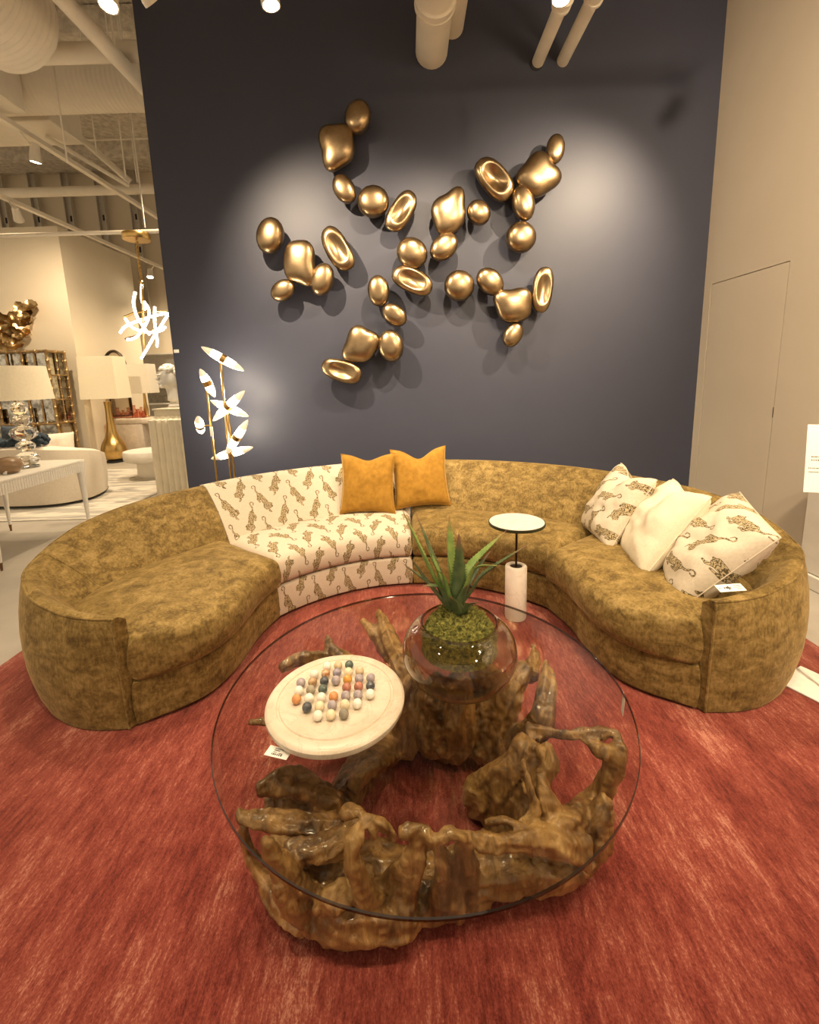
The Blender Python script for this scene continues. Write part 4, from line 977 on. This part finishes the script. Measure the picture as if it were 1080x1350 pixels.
# ------------------------------------------------------------------ light-line chandelier
CYd = 5.6
def cq(px, py, dy=0): return ony(px, py, CYd + dy)
ch = thing('chandelier', 'scribble chandelier of bent glowing light strips under a brass canopy', 'chandelier', cq(193, 420))
M['led'] = emat('led_strip', (1.0, .93, .80), 16)
c = cq(180, 313); MB().lathe([(.145, -.03), (.15, -.02), (.15, .03), (.145, .04), (.0001, .042)], c, 36).build('canopy', M['brass'], ch, angle=35)
cpts = [c + Vector((0, 0, -.03)), cq(183, 345), cq(187, 371)]
lp_ = catmull(cpts, 22)
for k in range(len(lp_) - 1):
    a, b_ = lp_[k], lp_[k + 1]; mid = (a + b_) / 2; dv = (b_ - a); L = dv.length * .75; dv.normalize(); sd = dv.cross(Vector((0, 1, 0) if k % 2 else (1, 0, 0))).normalized()
    MB().tube([mid + dv * (L * math.cos(q * math.pi / 5)) + sd * (.016 * math.sin(q * math.pi / 5)) for q in range(11)], .0042, 6, cap=False).build('chain_link', M['brass'], ch)
MB().lathe([(.02, -.02), (.03, 0), (.02, .02)], cq(187, 372), 16).build('hub', M['brass'], ch)
MB().tube([cq(187, 373), cq(190, 470)], .011, 10).build('stem', M['brass'], ch)
STR = [[(187, 375, 0), (187, 395, .05), (191, 408, .0)], [(178, 385, -.1), (176, 400, -.12), (181, 418, -.08), (190, 432, 0), (197, 441, .1)], [(190, 398, .0), (196, 408, .1), (194, 424, .05), (180, 444, -.1), (167, 448, -.15)],
       [(158, 439, -.2), (166, 430, -.15), (185, 422, 0), (205, 416, .15), (222, 413, .2)], [(222, 414, .2), (212, 430, .1), (205, 440, 0), (195, 458, -.1), (186, 473, -.15)], [(204, 405, -.2), (204, 425, -.1), (207, 445, -.05), (207, 457, 0)],
       [(165, 420, .1), (175, 432, .1), (195, 438, .0), (212, 436, -.1), (218, 431, -.12)]]
for s in STR:
    pp = catmull([cq(*p) for p in s], 28); st_ = MB().tube(pp, .0135, 10).build('light_strip', M['led'], ch)
    MB().tube([p + Vector((0, .022, .006)) for p in pp], .011, 8).build('strip_channel', M['brass'], st_)
for s in ([(163, 418, .15), (180, 412, .2), (205, 411, .2), (221, 411, .2)], [(165, 447, .15), (185, 441, .15), (210, 432, .1)]):
    MB().tube(catmull([cq(*p) for p in s], 20), .012, 8).build('brass_arc', M['brass'], ch)
# ------------------------------------------------------------------ white ribbed console with lamp and vase
cx0, cx1, cy0, cy1, cz = -4.35, -3.44, 3.52, 4.66, .755
con = thing('console_table', 'off white table with ribbed apron and tapered brass-tipped legs', 'table', ((cx0 + cx1) / 2, (cy0 + cy1) / 2, 0))
t = MB().bbox(cx0, cx1, cy0, cy1, cz - .025, cz, .008, 2).build('top', M['white'], con, angle=35)
ap = MB()
for k in range(38):
    y = lerp(cy0 + .05, cy1 - .07, k / 37); ap.lathe([(.0145, cz - .125), (.0145, cz - .025)], (cx1 - .012, y, 0), 8)
for k in range(30):
    x = lerp(cx0 + .05, cx1 - .07, k / 29); ap.lathe([(.0145, cz - .125), (.0145, cz - .025)], (x, cy0 + .014, 0), 8)
ap.box(cx0 + .02, cx1 - .014, cy0 + .016, cy1 - .02, cz - .12, cz - .03)
ap.build('ribbed_apron', M['white'], con)
for x, y in ((cx1 - .03, cy0 + .04), (cx1 - .03, cy1 - .04), (cx0 + .03, cy0 + .04), (cx0 + .03, cy1 - .04)):
    lg = MB().lathe([(.013, .07), (.02, .25), (.034, .55), (.042, cz - .06), (.042, cz - .02)], (x, y, 0), 16).build('leg', M['white'], con)
    MB().lathe([(.008, 0), (.0135, .07), (.0135, .072)], (x, y, 0), 16).build('brass_tip', pm('brown_brass_tip', (.20, .11, .05), .35, .8) if 'tip' not in M else M['tip'], lg)
LPY = 4.25
lbase = ony(37, 606, LPY); LB = Vector((lbase.x, LPY, cz + .001))
cl_ = thing('table_lamp', 'table lamp of stacked crystal lumps with drum shade', 'table lamp', LB)
MB().lathe([(.085, 0), (.085, .014), (.08, .018), (.0001, .019)], LB, 32).build('base', M['crystal'], cl_, angle=35)
zc = LB.z + .02
for k, (rx, rz) in enumerate(((.105, .07), (.08, .055), (.108, .075), (.08, .055), (.062, .065))):
    def fc(d, k=k): return 1 + .10 * math.cos(5 * math.atan2(d.y, d.x) + k) * math.cos(d.z * 2)
    MB().ball((LB.x, LB.y, zc + rz), (rx, rx, rz), 9, 6, None, fc).build('crystal_lump', M['crystal_solid'], cl_, False); zc += rz * 1.9
MB().tube([(LB.x, LB.y, zc - .01), (LB.x, LB.y, 1.52)], .006, 8).build('stem', M['brass'], cl_)
M['shade'] = pm('lit_drum_shade', (.80, .70, .50), .9, nscale=60, emit=(1.0, .80, .48), estr=.16)
sx0 = LB.x - .03; shz0 = 1.405; shz1 = 1.715
sh = MB(); sh.lathe([(.305, shz0), (.275, shz1)], (sx0, LB.y, 0), 48); sh.lathe([(.300, shz0), (.270, shz1)], (sx0, LB.y, 0), 48); strip_caps(sh); sh.build('shade', M['shade'], cl_)
MB().lathe([(.306, shz0), (.303, shz0 + .045)], (sx0, LB.y, 0), 48).build('shade_band', M['white'], cl_) if False else None
vp = ony(10, 607, 3.98); vz = cz + .001
va = thing('vase', 'squat round brown vase with a small card at the table corner', 'vase', (vp.x, 3.98, vz))
MB().lathe([(.035, vz), (.07, vz + .012), (.098, vz + .05), (.102, vz + .075), (.09, vz + .115), (.05, vz + .142), (.025, vz + .148), (.022, vz + .146), (.0001, vz + .12)], (vp.x, 3.98, 0), 32).build('body', pm('brown_glaze', (.30, .19, .10), .35, col2=(.24, .15, .08)), va, angle=60)
card('small_card', (vp.x + .03, 3.90, vz + .02), (.95, -.3, 0), (0, .25, 1), .05, .03, 'small white card leaning on the brown vase', 'card')
# ------------------------------------------------------------------ curved settee, throw
se = thing('settee', 'white curved settee seen from the back', 'sofa', (-4.9, 6.1, 0))
M['boucle'] = pm('white_boucle', (.74, .66, .54), .95, col2=(.68, .60, .49), nscale=60, bscale=150, bstr=.25, bdist=.003, sheen=.3)
OUT = [(-7.3, 6.9), (-7.1, 6.3), (-6.5, 5.85), (-5.8, 5.58), (-5.2, 5.45), (-4.75, 5.44), (-4.45, 5.52), (-4.28, 5.75), (-4.29, 6.05), (-4.38, 6.3)]
oc = catmull([(x, y, 0) for x, y in OUT], 60); secs = []
for i, p in enumerate(oc):
    T = (oc[min(i + 1, 59)] - oc[max(i - 1, 0)]).normalized(); nn = Vector((-T.y, T.x, 0)); f = i / 59
    z = .80 if f < .72 else lerp(.80, .60, ((f - .72) / .28) ** 1.6)
    secs.append([p + Vector((0, 0, .05)), p + Vector((0, 0, .2)) - nn * .02, p + Vector((0, 0, z - .12)) - nn * .03, p + Vector((0, 0, z - .03)) - nn * .02, p + Vector((0, 0, z)) + nn * .03, p + nn * .12 + Vector((0, 0, z + .005)), p + nn * .19 + Vector((0, 0, z - .04)), p + nn * .22 + Vector((0, 0, .4)), p + nn * .24 + Vector((0, 0, .05))])
shell(secs, M['boucle'], 'back_shell', se)
ic = [p + Vector((0, 0, 0)) for p in catmull([(x, y, 0) for x, y in [(-6.9, 6.7), (-6.4, 6.15), (-5.7, 5.85), (-5.1, 5.70), (-4.8, 5.68), (-4.6, 5.78), (-4.55, 6.0)]], 31)]
icf = [p for p in catmull([(x, y, 0) for x, y in [(-6.6, 7.0), (-6.1, 6.75), (-5.6, 6.65), (-5.1, 6.6), (-4.8, 6.5), (-4.5, 6.4), (-4.36, 6.28)]], 31)]
def Ps(u, v): x = u * 30; i = min(int(x), 29); return icf[i].lerp(icf[i + 1], x - i).lerp(ic[i].lerp(ic[i + 1], x - i), v)
pad(Ps, 30, 10, 2.8, .85, .06, .28, .03, 0, M['boucle'], 'base', se); pad(Ps, 30, 10, 2.8, .85, .285, .46, .06, .02, M['boucle'], 'seat_cushion', se, wr=.01)
MB().tube([p + Vector((0, 0, .039)) + Vector((-.1, .12, 0)) for p in oc], .026, 8).build('plinth', M['plastic_black'], se)  # black strip stands in for the plinth shadow beneath the settee
pillow('settee_cushion', (-4.78, 5.88, .69), (.9, .42, 0), (-.1, .2, 1), .55, .44, .2, M['boucle'], 'white buttoned back cushion on the curved settee', 'cushion', None, seed=3.3, pinch=.04)
pillow('settee_cushion', (-5.12, 5.80, .84), (1, -.12, 0), (0, .1, 1), .46, .40, .14, pm('navy_linen', (.045, .062, .085), .9, col2=(.09, .11, .13), nscale=15), 'dark blue cushion propped behind the knitted throw', 'cushion', None, seed=6.1)
M['stripe'] = pm('striped_cotton', (.70, .62, .52), .9, col2=(.20, .20, .22), nscale=6, stretch=(9, .4, 1), lo=.45, hi=.5)
pillow('settee_cushion', (-5.60, 5.86, .83), (1, -.2, 0), (0, .1, 1), .42, .36, .14, M['stripe'], 'striped grey and cream cushion beside the dark blue one', 'cushion', None, seed=8.1)
th = thing('knit_throw', 'chunky dark blue knitted throw draped over the settee back', 'throw', (-5.1, 5.5, .8))
M['knit'] = pm('navy_chunky_yarn', (.035, .055, .075), .95, col2=(.02, .03, .042), nscale=30, bscale=120, bstr=.5)
for r_ in range(9):
    kn = MB()
    for k in range(17):
        x = -5.42 + k * .052 + .02 * (r_ % 2); lay = r_ % 3; row = r_ // 3
        yy = 5.47 + lay * .055 + .03 * ((x + 5.0) / .5) ** 2; zz_ = .83 + row * .05 * (.6 + .4 * math.sin(k * .5 + 1)) + .006 * math.sin(k * 1.3 + r_)
        kn.ball((x, yy, zz_), (.042, .034, .03), 8, 6, Matrix.Rotation(.7 * (1 if (k + r_) % 2 else -1), 3, 'Y'))
    kn.build('knit_row', M['knit'], th)
# ------------------------------------------------------------------ gold cabinet with mirrored panes
KX1 = -6.37; KX0 = -7.91; KY0, KY1 = 8.1, 8.52; KZ = 2.14
cab = thing('display_cabinet', 'gilded bamboo cabinet with mirrored panes against the cream partition', 'cabinet', ((KX0 + KX1) / 2, 8.45, 0))
M['gilt'] = pm('gilt_bamboo', (.52, .36, .17), .35, .85, col2=(.30, .19, .09), nscale=18)
M['mirrorpane'] = pm('antiqued_mirror', (.62, .60, .52), .12, 1, col2=(.25, .23, .19), nscale=9, lo=.4, hi=.6)
MB().box(KX0 + .03, KX1 - .03, KY0 + .05, KY1 - .01, .12, KZ - .03).build('carcass', M['mirrorpane'], cab, False)
def bamboo(a, b, r=.026):
    a, b = Vector(a), Vector(b); L = (b - a).length; n = max(2, int(L / .16)); pts = []; rr = []
    for i in range(n):
        for o, q in ((0, 1.35), (.06, 1.05), (.5, .92), (.94, 1.05)): pts.append(a.lerp(b, (i + o) / n)); rr.append(r * q)
    pts.append(b); rr.append(r * 1.3)
    MB().tube(pts, rr, 8).build('bamboo_rod', M['gilt'], cab)
for x in (KX0, KX0 + .55, KX0 + 1.1, KX1): bamboo((x, KY0, 0), (x, KY0, KZ))
bamboo((KX1, KY1, 0), (KX1, KY1, KZ))
for z in (.14, .86, KZ): bamboo((KX0, KY0, z), (KX1, KY0, z)); bamboo((KX1, KY0, z), (KX1, KY1, z))
for x in (KX0 + .28, KX0 + .83, KX0 + 1.32): bamboo((x, KY0, .86), (x, KY0, KZ), .016)
for z in (1.28, 1.72): bamboo((KX1, KY0, z), (KX1, KY1, z), .016)
bamboo((KX1, (KY0 + KY1) / 2, .86), (KX1, (KY0 + KY1) / 2, KZ), .016)
rnd = random.Random(5)
for i, (xa, xb) in enumerate(((KX0 + .04, KX0 + .26), (KX0 + .3, KX0 + .53), (KX0 + .58, KX0 + .81), (KX0 + .85, KX0 + 1.08), (KX0 + 1.13, KX0 + 1.3), (KX0 + 1.34, KX1 - .04))):
    for j in range(5):
        z0 = .9 + j * .245; ti = rnd.uniform(-.06, .06)
        MB().add([(xa, KY0 + .03 + ti * .3, z0), (xb, KY0 + .03 - ti * .3, z0), (xb, KY0 + .03 - ti * .3, z0 + .235), (xa, KY0 + .03 + ti * .3, z0 + .235), (xa, KY0 + .045, z0), (xb, KY0 + .045, z0), (xb, KY0 + .045, z0 + .235), (xa, KY0 + .045, z0 + .235)], [(0, 1, 2, 3), (7, 6, 5, 4), (0, 4, 5, 1), (2, 6, 7, 3), (0, 3, 7, 4), (1, 5, 6, 2)]).build('pane', M['mirrorpane'], cab, False)
for (ya, yb) in ((KY0 + .03, KY0 + .23), (KY0 + .27, KY1 - .03)):
    for za, zb_ in ((.9, 1.26), (1.3, 1.7), (1.74, 2.13)):
        ti = rnd.uniform(-.012, .012); MB().box(KX1 - .03 + ti, KX1 - .018 + ti, ya, yb, za, zb_).build('pane', M['mirrorpane'], cab, False)
# ------------------------------------------------------------------ gilded flower wall light
fl = thing('wall_sconce', 'gilded petal wall light glowing on the cream partition', 'wall light', ony(20, 432, PY))
rnd = random.Random(11)
M['petal'] = pm('gilded_petal', (.62, .45, .22), .3, 1, col2=(.45, .30, .13), nscale=10)
for px, py, s in ((42, 405, 9), (36, 414, 10), (29, 408, 9), (40, 418, 8), (20, 420, 8), (32, 426, 9), (6, 422, 12), (12, 432, 10), (28, 438, 9), (36, 440, 7), (3, 446, 10), (14, 448, 9), (20, 455, 9), (6, 458, 9), (31, 444, 7), (-10, 432, 13), (-12, 450, 12)):
    dd = rnd.uniform(.06, .14); c = ony(px, py, PY - dd); R_ = s * (c - CAM).dot(_F) / FPX
    ax = Vector((rnd.uniform(-.6, .6), -1, rnd.uniform(-.5, .7))).normalized(); Q = ax.to_track_quat('Z', 'Y').to_matrix()
    pr_ = [(.0005, 0), (R_ * .4, R_ * .05), (R_ * .75, R_ * .22), (R_, R_ * .5)]
    mb = MB(); mb.lathe(pr_, c, 18, Q, lambda q, z: 1 + .13 * math.cos(3 * q) + .06 * math.cos(9 * q)); strip_caps(mb)
    mb.lathe([(a_ * .96, b2 - .006) for a_, b2 in pr_], c, 18, Q, lambda q, z: 1 + .13 * math.cos(3 * q) + .06 * math.cos(9 * q)); strip_caps(mb)
    mb.build('petal', M['petal'], fl)
    MB().tube([c, (c.x, PY - .001, c.z)], .006, 6).build('petal_stem', M['petal'], fl)
for px, py in ((22, 428), (4, 436)):
    pl2 = bpy.data.lights.new('sconce_glow', 'POINT'); pl2.energy = 5; pl2.color = (1, .78, .45); pl2.shadow_soft_size = .03
    po = bpy.data.objects.new('sconce_glow', pl2); COL.objects.link(po); po.parent = fl; po.matrix_parent_inverse = Matrix.Translation(-WL[fl.name]); po.location = ony(px, py, PY - .05)
    bq = ony(px, py, PY - .05); MB().ball(bq, .025, 12, 8).build('bulb', M['shadeglow'], fl)
# ------------------------------------------------------------------ tall brass teardrop lamp
TL = Vector((-5.87, 8.78, 0))
tl = thing('floor_lamp', 'brass teardrop lamp with long neck and cream rectangular shade', 'floor lamp', TL)
MB().lathe([(.15, 0), (.15, .035), (.13, .05), (.0001, .05)], TL, 32).build('base', M['plastic_black'], tl, angle=35)
MB().lathe([(max(p.x, .001), p.z) for p in catmull([(.12, 0, .05), (.18, 0, .10), (.225, 0, .22), (.20, 0, .36), (.13, 0, .50), (.085, 0, .66), (.062, 0, .9), (.058, 0, 1.1), (.068, 0, 1.2)], 40)], TL, 36).build('body', M['brass'], tl)
def box_shade(c, w0, w1, d0, d1, z0, z1, name, parent, mat):
    mb = MB(); A = [(-w0, -d0, z0), (w0, -d0, z0), (w0, d0, z0), (-w0, d0, z0), (-w1, -d1, z1), (w1, -d1, z1), (w1, d1, z1), (-w1, d1, z1)]
    vs = [Vector(p) + Vector((c[0], c[1], 0)) for p in A]; inner = [Vector((c[0], c[1], 0)) + Vector((p[0] * .98, p[1] * .98, p[2])) for p in A]
    fs = [(0, 1, 5, 4), (1, 2, 6, 5), (2, 3, 7, 6), (3, 0, 4, 7)]; mb.add(vs, fs); mb.add(inner, [f[::-1] for f in fs])
    fr_ = [(0, 1), (1, 2), (2, 3), (3, 0)]
    for o in (0, 4):
        for a_, b2 in fr_: mb.add([vs[a_ + o], vs[b2 + o], inner[b2 + o], inner[a_ + o]], [(0, 1, 2, 3)])
    return mb.build(name, mat, parent, False)
box_shade(TL, .36, .33, .22, .20, 1.26, 2.06, 'shade', tl, M['shade'])
MB().tube([(TL.x, TL.y, 1.2), (TL.x, TL.y, 1.5)], .012, 8).build('stem', M['brass'], tl)
def glow(parent, loc, e, size=.08):
    l = bpy.data.lights.new('bulb_glow', 'POINT'); l.energy = e; l.color = (1, .8, .5); l.shadow_soft_size = size
    o = bpy.data.objects.new('bulb_glow', l); COL.objects.link(o); o.parent = parent; o.matrix_parent_inverse = Matrix.Translation(-WL[parent.name]); o.location = loc
glow(tl, (TL.x, TL.y, 1.65), 5); glow(cl_, (sx0, LB.y, 1.56), 3)
# ------------------------------------------------------------------ waterfall console, bottles, lamp, mirror
wx0, wx1, wy0, wy1, wz = -6.02, -4.75, 9.15, 9.65, .83
wc = thing('waterfall_console', 'pale stone waterfall console holding pink glass bottles', 'console', ((wx0 + wx1) / 2, 9.4, 0))
MB().bbox(wx0, wx1, wy0, wy1, wz - .12, wz, .03, 3).build('top', M['travertine'], wc, angle=35)
MB().bbox(wx0, wx0 + .55, wy0 + .002, wy1 - .002, 0, wz - .121, .01, 2).build('side_slab', M['travertine'], wc, angle=35)
MB().bbox(wx1 - .2, wx1, wy0 + .002, wy1 - .002, 0, wz - .121, .01, 2).build('side_slab', M['travertine'], wc, angle=35)
M['pink'] = glass_mat('pink_glass', (.90, .62, .52), .03, 2.0)
BL = ['lowest pink glass pot at console end under the mirror', 'slim pink glass bottle beside the lowest pot', 'short pink glass bottle between two tall ones', 'broad shouldered pink glass bottle at front of the console', 'tallest pink glass bottle on the console', 'widest pink glass jar on the console', 'small pink glass jar next to the brass lamp base', 'narrow pink glass bottle just behind the small jar']
BOT = [(149, 549, .09, .05), (156, 549, .20, .06), (163, 548, .14, .055), (171, 551, .20, .075), (178, 548, .24, .06), (183, 551, .16, .08), (190, 550, .12, .05), (187, 546, .2, .05)]
for k, (px, py, h, r) in enumerate(BOT):
    yy = 9.3 + .05 * (k % 3); c = ony(px, py, yy); b0 = wz + .001
    o = thing('glass_bottle', BL[k], 'bottle', (c.x, yy, b0), 'pink glass bottles')
    MB().lathe([(r * .9, b0), (r, b0 + .01), (r, b0 + h * .6), (r * .5, b0 + h * .72), (r * .42, b0 + h * .95), (r * .5, b0 + h)], (c.x, yy, 0), 18).build('bottle_body', M['pink'], o)
    MB().lathe([(r * .55, b0 + h), (r * .6, b0 + h + .012), (r * .4, b0 + h + .02), (.0001, b0 + h + .02)], (c.x, yy, 0), 16).build('stopper', M['pink'], o)
s2 = ony(193, 548, 9.5); S2 = Vector((s2.x, 9.52, wz + .001))
l2 = thing('table_lamp', 'slender brass lamp with white box shade on the waterfall console', 'table lamp', S2)
MB().lathe([(.06, wz + .001), (.06, wz + .02), (.035, wz + .04), (.05, wz + .15), (.03, wz + .3), (.022, wz + .5)], S2 * Vector((1, 1, 0)) if False else (S2.x, S2.y, 0), 24).build('base', M['brass'], l2)
box_shade((S2.x - .02, S2.y), .26, .24, .17, .15, 1.33, 1.93, 'shade', l2, pm('white_box_shade', (.82, .74, .60), .9, nscale=60, emit=(1, .8, .5), estr=.10))
mi_c = ony(148, 505, 9.6)
mr = thing('arched_mirror', 'arched mirror with dark frame standing on the waterfall console', 'mirror', (mi_c.x, 9.6, wz))
a0, a1 = ony(140, 500, 9.6).x, ony(168, 500, 9.6).x; zt2 = ony(148, 463, 9.6).z; rr_ = (a1 - a0) / 2; cxm = (a0 + a1) / 2
arch = [(a0, 9.6, wz + .03), (a0, 9.6, zt2 - .35)] + [(cxm - rr_ * math.cos(q * math.pi / 16), 9.6, zt2 - .35 + .35 * math.sin(q * math.pi / 16)) for q in range(1, 16)] + [(a1, 9.6, zt2 - .35), (a1, 9.6, wz + .03)]
MB().tube(arch + [arch[0]], .03, 8).build('frame', M['darkmetal'], mr)
mg = MB(); mg.add(arch, [tuple(range(len(arch)))]); mg.add([(x, y + .02, z) for x, y, z in arch], [tuple(range(len(arch)))[::-1]]); mg.build('mirror_glass', pm('mirror_silver', (.55, .50, .42), .04, 1), mr, False)
# ------------------------------------------------------------------ shelves at the far wall
fx0, fx1 = ony(190, 500, 12.2).x - .5, ony(216, 500, 12.2).x + .6
ds = thing('display_shelf', 'white open display shelf against the far wall', 'shelf', ((fx0 + fx1) / 2, 12.35, 0))
MB().box(fx0, fx1, 12.55, 12.59, 0, 2.3).build('back_panel', M['white'], ds, False)
for z in (.45, .95, 1.4, 2.28): MB().bbox(fx0, fx1, 12.2, 12.55, z, z + .04, .004, 1).build('shelf_board', M['white'], ds, False)
for x in (fx0, fx1 - .04): MB().box(x, x + .04, 12.2, 12.55, 0, 2.3).build('upright', M['white'], ds, False)
for k in range(6):
    x = lerp(fx0 + .3, fx1 - .5, k / 5); o = MB().lathe([(.06, .991), (.07, 1.0), (.075, 1.1), (.05, 1.16), (.055, 1.2)], (x, 12.35, 0), 14).build('glass_jar', M['crystal']); tag(o, 'clear glass jar on the far white shelf', 'jar', 'glass jars on the far shelf')
# ------------------------------------------------------------------ round pedestal table
R0 = Vector((-4.22, 7.15, 0)); rt = thing('pedestal_table', 'round white drum-topped low table beyond the settee', 'side table', R0)
MB().lathe([(.33, .30), (.36, .31), (.37, .34), (.37, .45), (.36, .465), (.0001, .468)], R0, 40).build('top', M['white'], rt, angle=40)
MB().lathe([(.2, .045), (.2, .30)], R0, 32).build('stem', M['white'], rt, angle=40)
MB().lathe([(.24, .013), (.24, .045), (.0001, .046)], R0, 32).build('base', M['steel'], rt, angle=40)
# ------------------------------------------------------------------ fluted pedestal and bust
fxa, fxb = ony(197, 560, 5.9).x, -2.72; fya, fyb = 5.9, 6.5; fz = 1.19
fp = thing('fluted_pedestal', 'ivory fluted square pedestal at the end of navy wall', 'pedestal', ((fxa + fxb) / 2, 6.2, 0))
M['plaster'] = pm('ivory_plaster', (.76, .69, .53), .6, nscale=6)
def fl_ring(x0, x1, y0, y1, n, amp):
    pts = []
    def side(ax, ay, bx, by, nx, ny):
        for k in range(n * 6):
            f = k / (n * 6); s = abs(math.sin(f * n * math.pi)); pts.append((lerp(ax, bx, f) + nx * amp * s, lerp(ay, by, f) + ny * amp * s))
    side(x0, y0, x1, y0, 0, -1); side(x1, y0, x1, y1, 1, 0); side(x1, y1, x0, y1, 0, 1); side(x0, y1, x0, y0, -1, 0); return pts
rows = []
for z, gr in ((0, .0), (fz - .20, 0), (fz - .15, .0), (fz - .13, -.05), (fz - .10, -.055)):
    rows.append([Vector((x, y, z)) for x, y in fl_ring(fxa - gr, fxb + gr, fya - gr, fyb + gr, 9, .03)])
mb = MB(); mb.grid(rows, closed=True); mb.add(rows[-1], [tuple(range(len(rows[-1])))]); mb.add(rows[0], [tuple(range(len(rows[0])))[::-1]]); mb.build('fluted_shaft', M['plaster'], fp, angle=50)
MB().bbox(fxa + .05, fxb - .05, fya + .05, fyb - .05, fz - .10, fz - .02, .01, 2).build('neck', M['plaster'], fp, angle=35)
MB().bbox(fxa + .035, fxb - .035, fya + .035, fyb - .035, fz - .02, fz, .006, 2).build('cap', M['plaster'], fp, angle=35)
bc = ony(229, 520, 6.2); BXc = bc.x
bu = thing('plaster_bust', 'white plaster bust of a curly haired head on the fluted pedestal', 'bust', (BXc, 6.2, fz))
M['plasterwhite'] = pm('white_plaster', (.78, .74, .66), .5, nscale=8)
z0 = fz + .001; h = MB()
h.lathe([(.085, z0), (.085, z0 + .03), (.05, z0 + .05), (.06, z0 + .09), (.075, z0 + .14)], (BXc, 6.2, 0), 24)
h.tube([(BXc, 6.2, z0 + .10), (BXc - .005, 6.19, z0 + .20), (BXc - .02, 6.18, z0 + .30)], [.085, .068, .07], 16)
h.ball((BXc - .03, 6.17, z0 + .40), (.105, .125, .15), 20, 14, Matrix.Rotation(-.25, 3, 'Y'))
h.ball((BXc - .075, 6.11, z0 + .33), (.055, .06, .07), 14, 10)
h.tube([(BXc - .10, 6.07, z0 + .43), (BXc - .125, 6.04, z0 + .375)], [.012, .02], 10)
h.ball((BXc - .105, 6.05, z0 + .335), (.02, .02, .012), 10, 8); h.ball((BXc - .09, 6.06, z0 + .285), (.028, .028, .022), 10, 8)
h.ball((BXc - .095, 6.065, z0 + .44), (.05, .03, .014), 10, 8)
ho = h.build('head', M['plasterwhite'], bu, angle=180)
md = ho.modifiers.new('fuse', 'REMESH'); md.mode = 'VOXEL'; md.voxel_size = .008; md.use_smooth_shade = True
sm = ho.modifiers.new('soften', 'SMOOTH'); sm.iterations = 6
rnd = random.Random(2); hr = MB()
for k in range(150):
    a = rnd.random() * 6.283; e = rnd.uniform(.15, 1.45); d = Vector((math.cos(a) * math.cos(e), math.sin(a) * math.cos(e), math.sin(e)))
    if d.y < -.35 and d.z < .55: continue
    p = Vector((BXc - .025, 6.18, z0 + .42)) + Vector((d.x * .115, d.y * .135, d.z * .145)); hr.ball(p, rnd.uniform(.02, .032), 8, 6)
hr.build('curls', M['plasterwhite'], bu)
# ------------------------------------------------------------------ tag on the sofa arm, sign stand and plinth by the beige wall
ta = onz(963, 776, .562)
card('price_tag', (ta.x, ta.y, .566), (.995, .04, .02), (-.05, .95, .32), .118, .042, 'long white price tag lying on the sofa arm beside the tiger cushion', lines=[(.008, .019, .006, .004), (.030, .016, .009, .010), (.047, .010, .003, .020), (.056, .014, .008, .012), (.078, .030, .028, .0035), (.074, .020, .032, .0035), (.084, .010, .022, .0035)])
ss = thing('sign_stand', 'white floor sign stand with a printed sheet by the sofa arm', 'sign stand', (1.93, 1.84, 0))
cs = Vector((1.915, 1.80, 0)); ra = math.radians(-63)
R4 = Matrix.Translation(cs) @ Matrix.Rotation(ra, 4, 'Z')
MB().bbox(-.19, .19, -.10, .13, .0145, .024, .003, 2, R4).build('base_plate', M['paper'], ss, angle=35)
pp_ = onz(1081, 905, .03)
MB().tube([(pp_.x + .012, pp_.y - .03, .02), (pp_.x + .012, pp_.y - .03, 1.25)], .008, 10).build('pole', M['steel'], ss)
sc_ = Vector((pp_.x + .16, pp_.y + .05, 1.28))
e0 = ony(1062, 649, sc_.y); ux_ = Vector((.94, -.34, 0)); 
cc = Vector((e0.x, sc_.y, e0.z)) + ux_.normalized() * .11 + Vector((0, .02, .15))
card('sign_sheet', cc, ux_, (-.0, .12, 1), .22, .30, '', parent=ss, lines=[(.02, .155, .05, .006), (.02, .14, .03, .006), (.012, .105, .15, .005), (.012, .088, .16, .005)])
MB().tube([(pp_.x + .012, pp_.y - .03, 1.24), cc + Vector((0, .004, -.05))], .006, 8).build('sheet_bracket', M['steel'], ss)
pz = onx(1067, 652, 2.745)
pn = thing('display_plinth', 'low white plinth against the beige wall behind the sofa arm', 'plinth', (2.79, pz.y - .3, 0))
MB().bbox(2.735, 2.838, pz.y - .75, pz.y, .105, .75, .004, 1).build('plinth_body', M['white'], pn, False)
MB().bbox(2.72, 2.838, pz.y - .76, pz.y + .012, 0, .10, .006, 1).build('plinth_base', M['white'], pn, False)
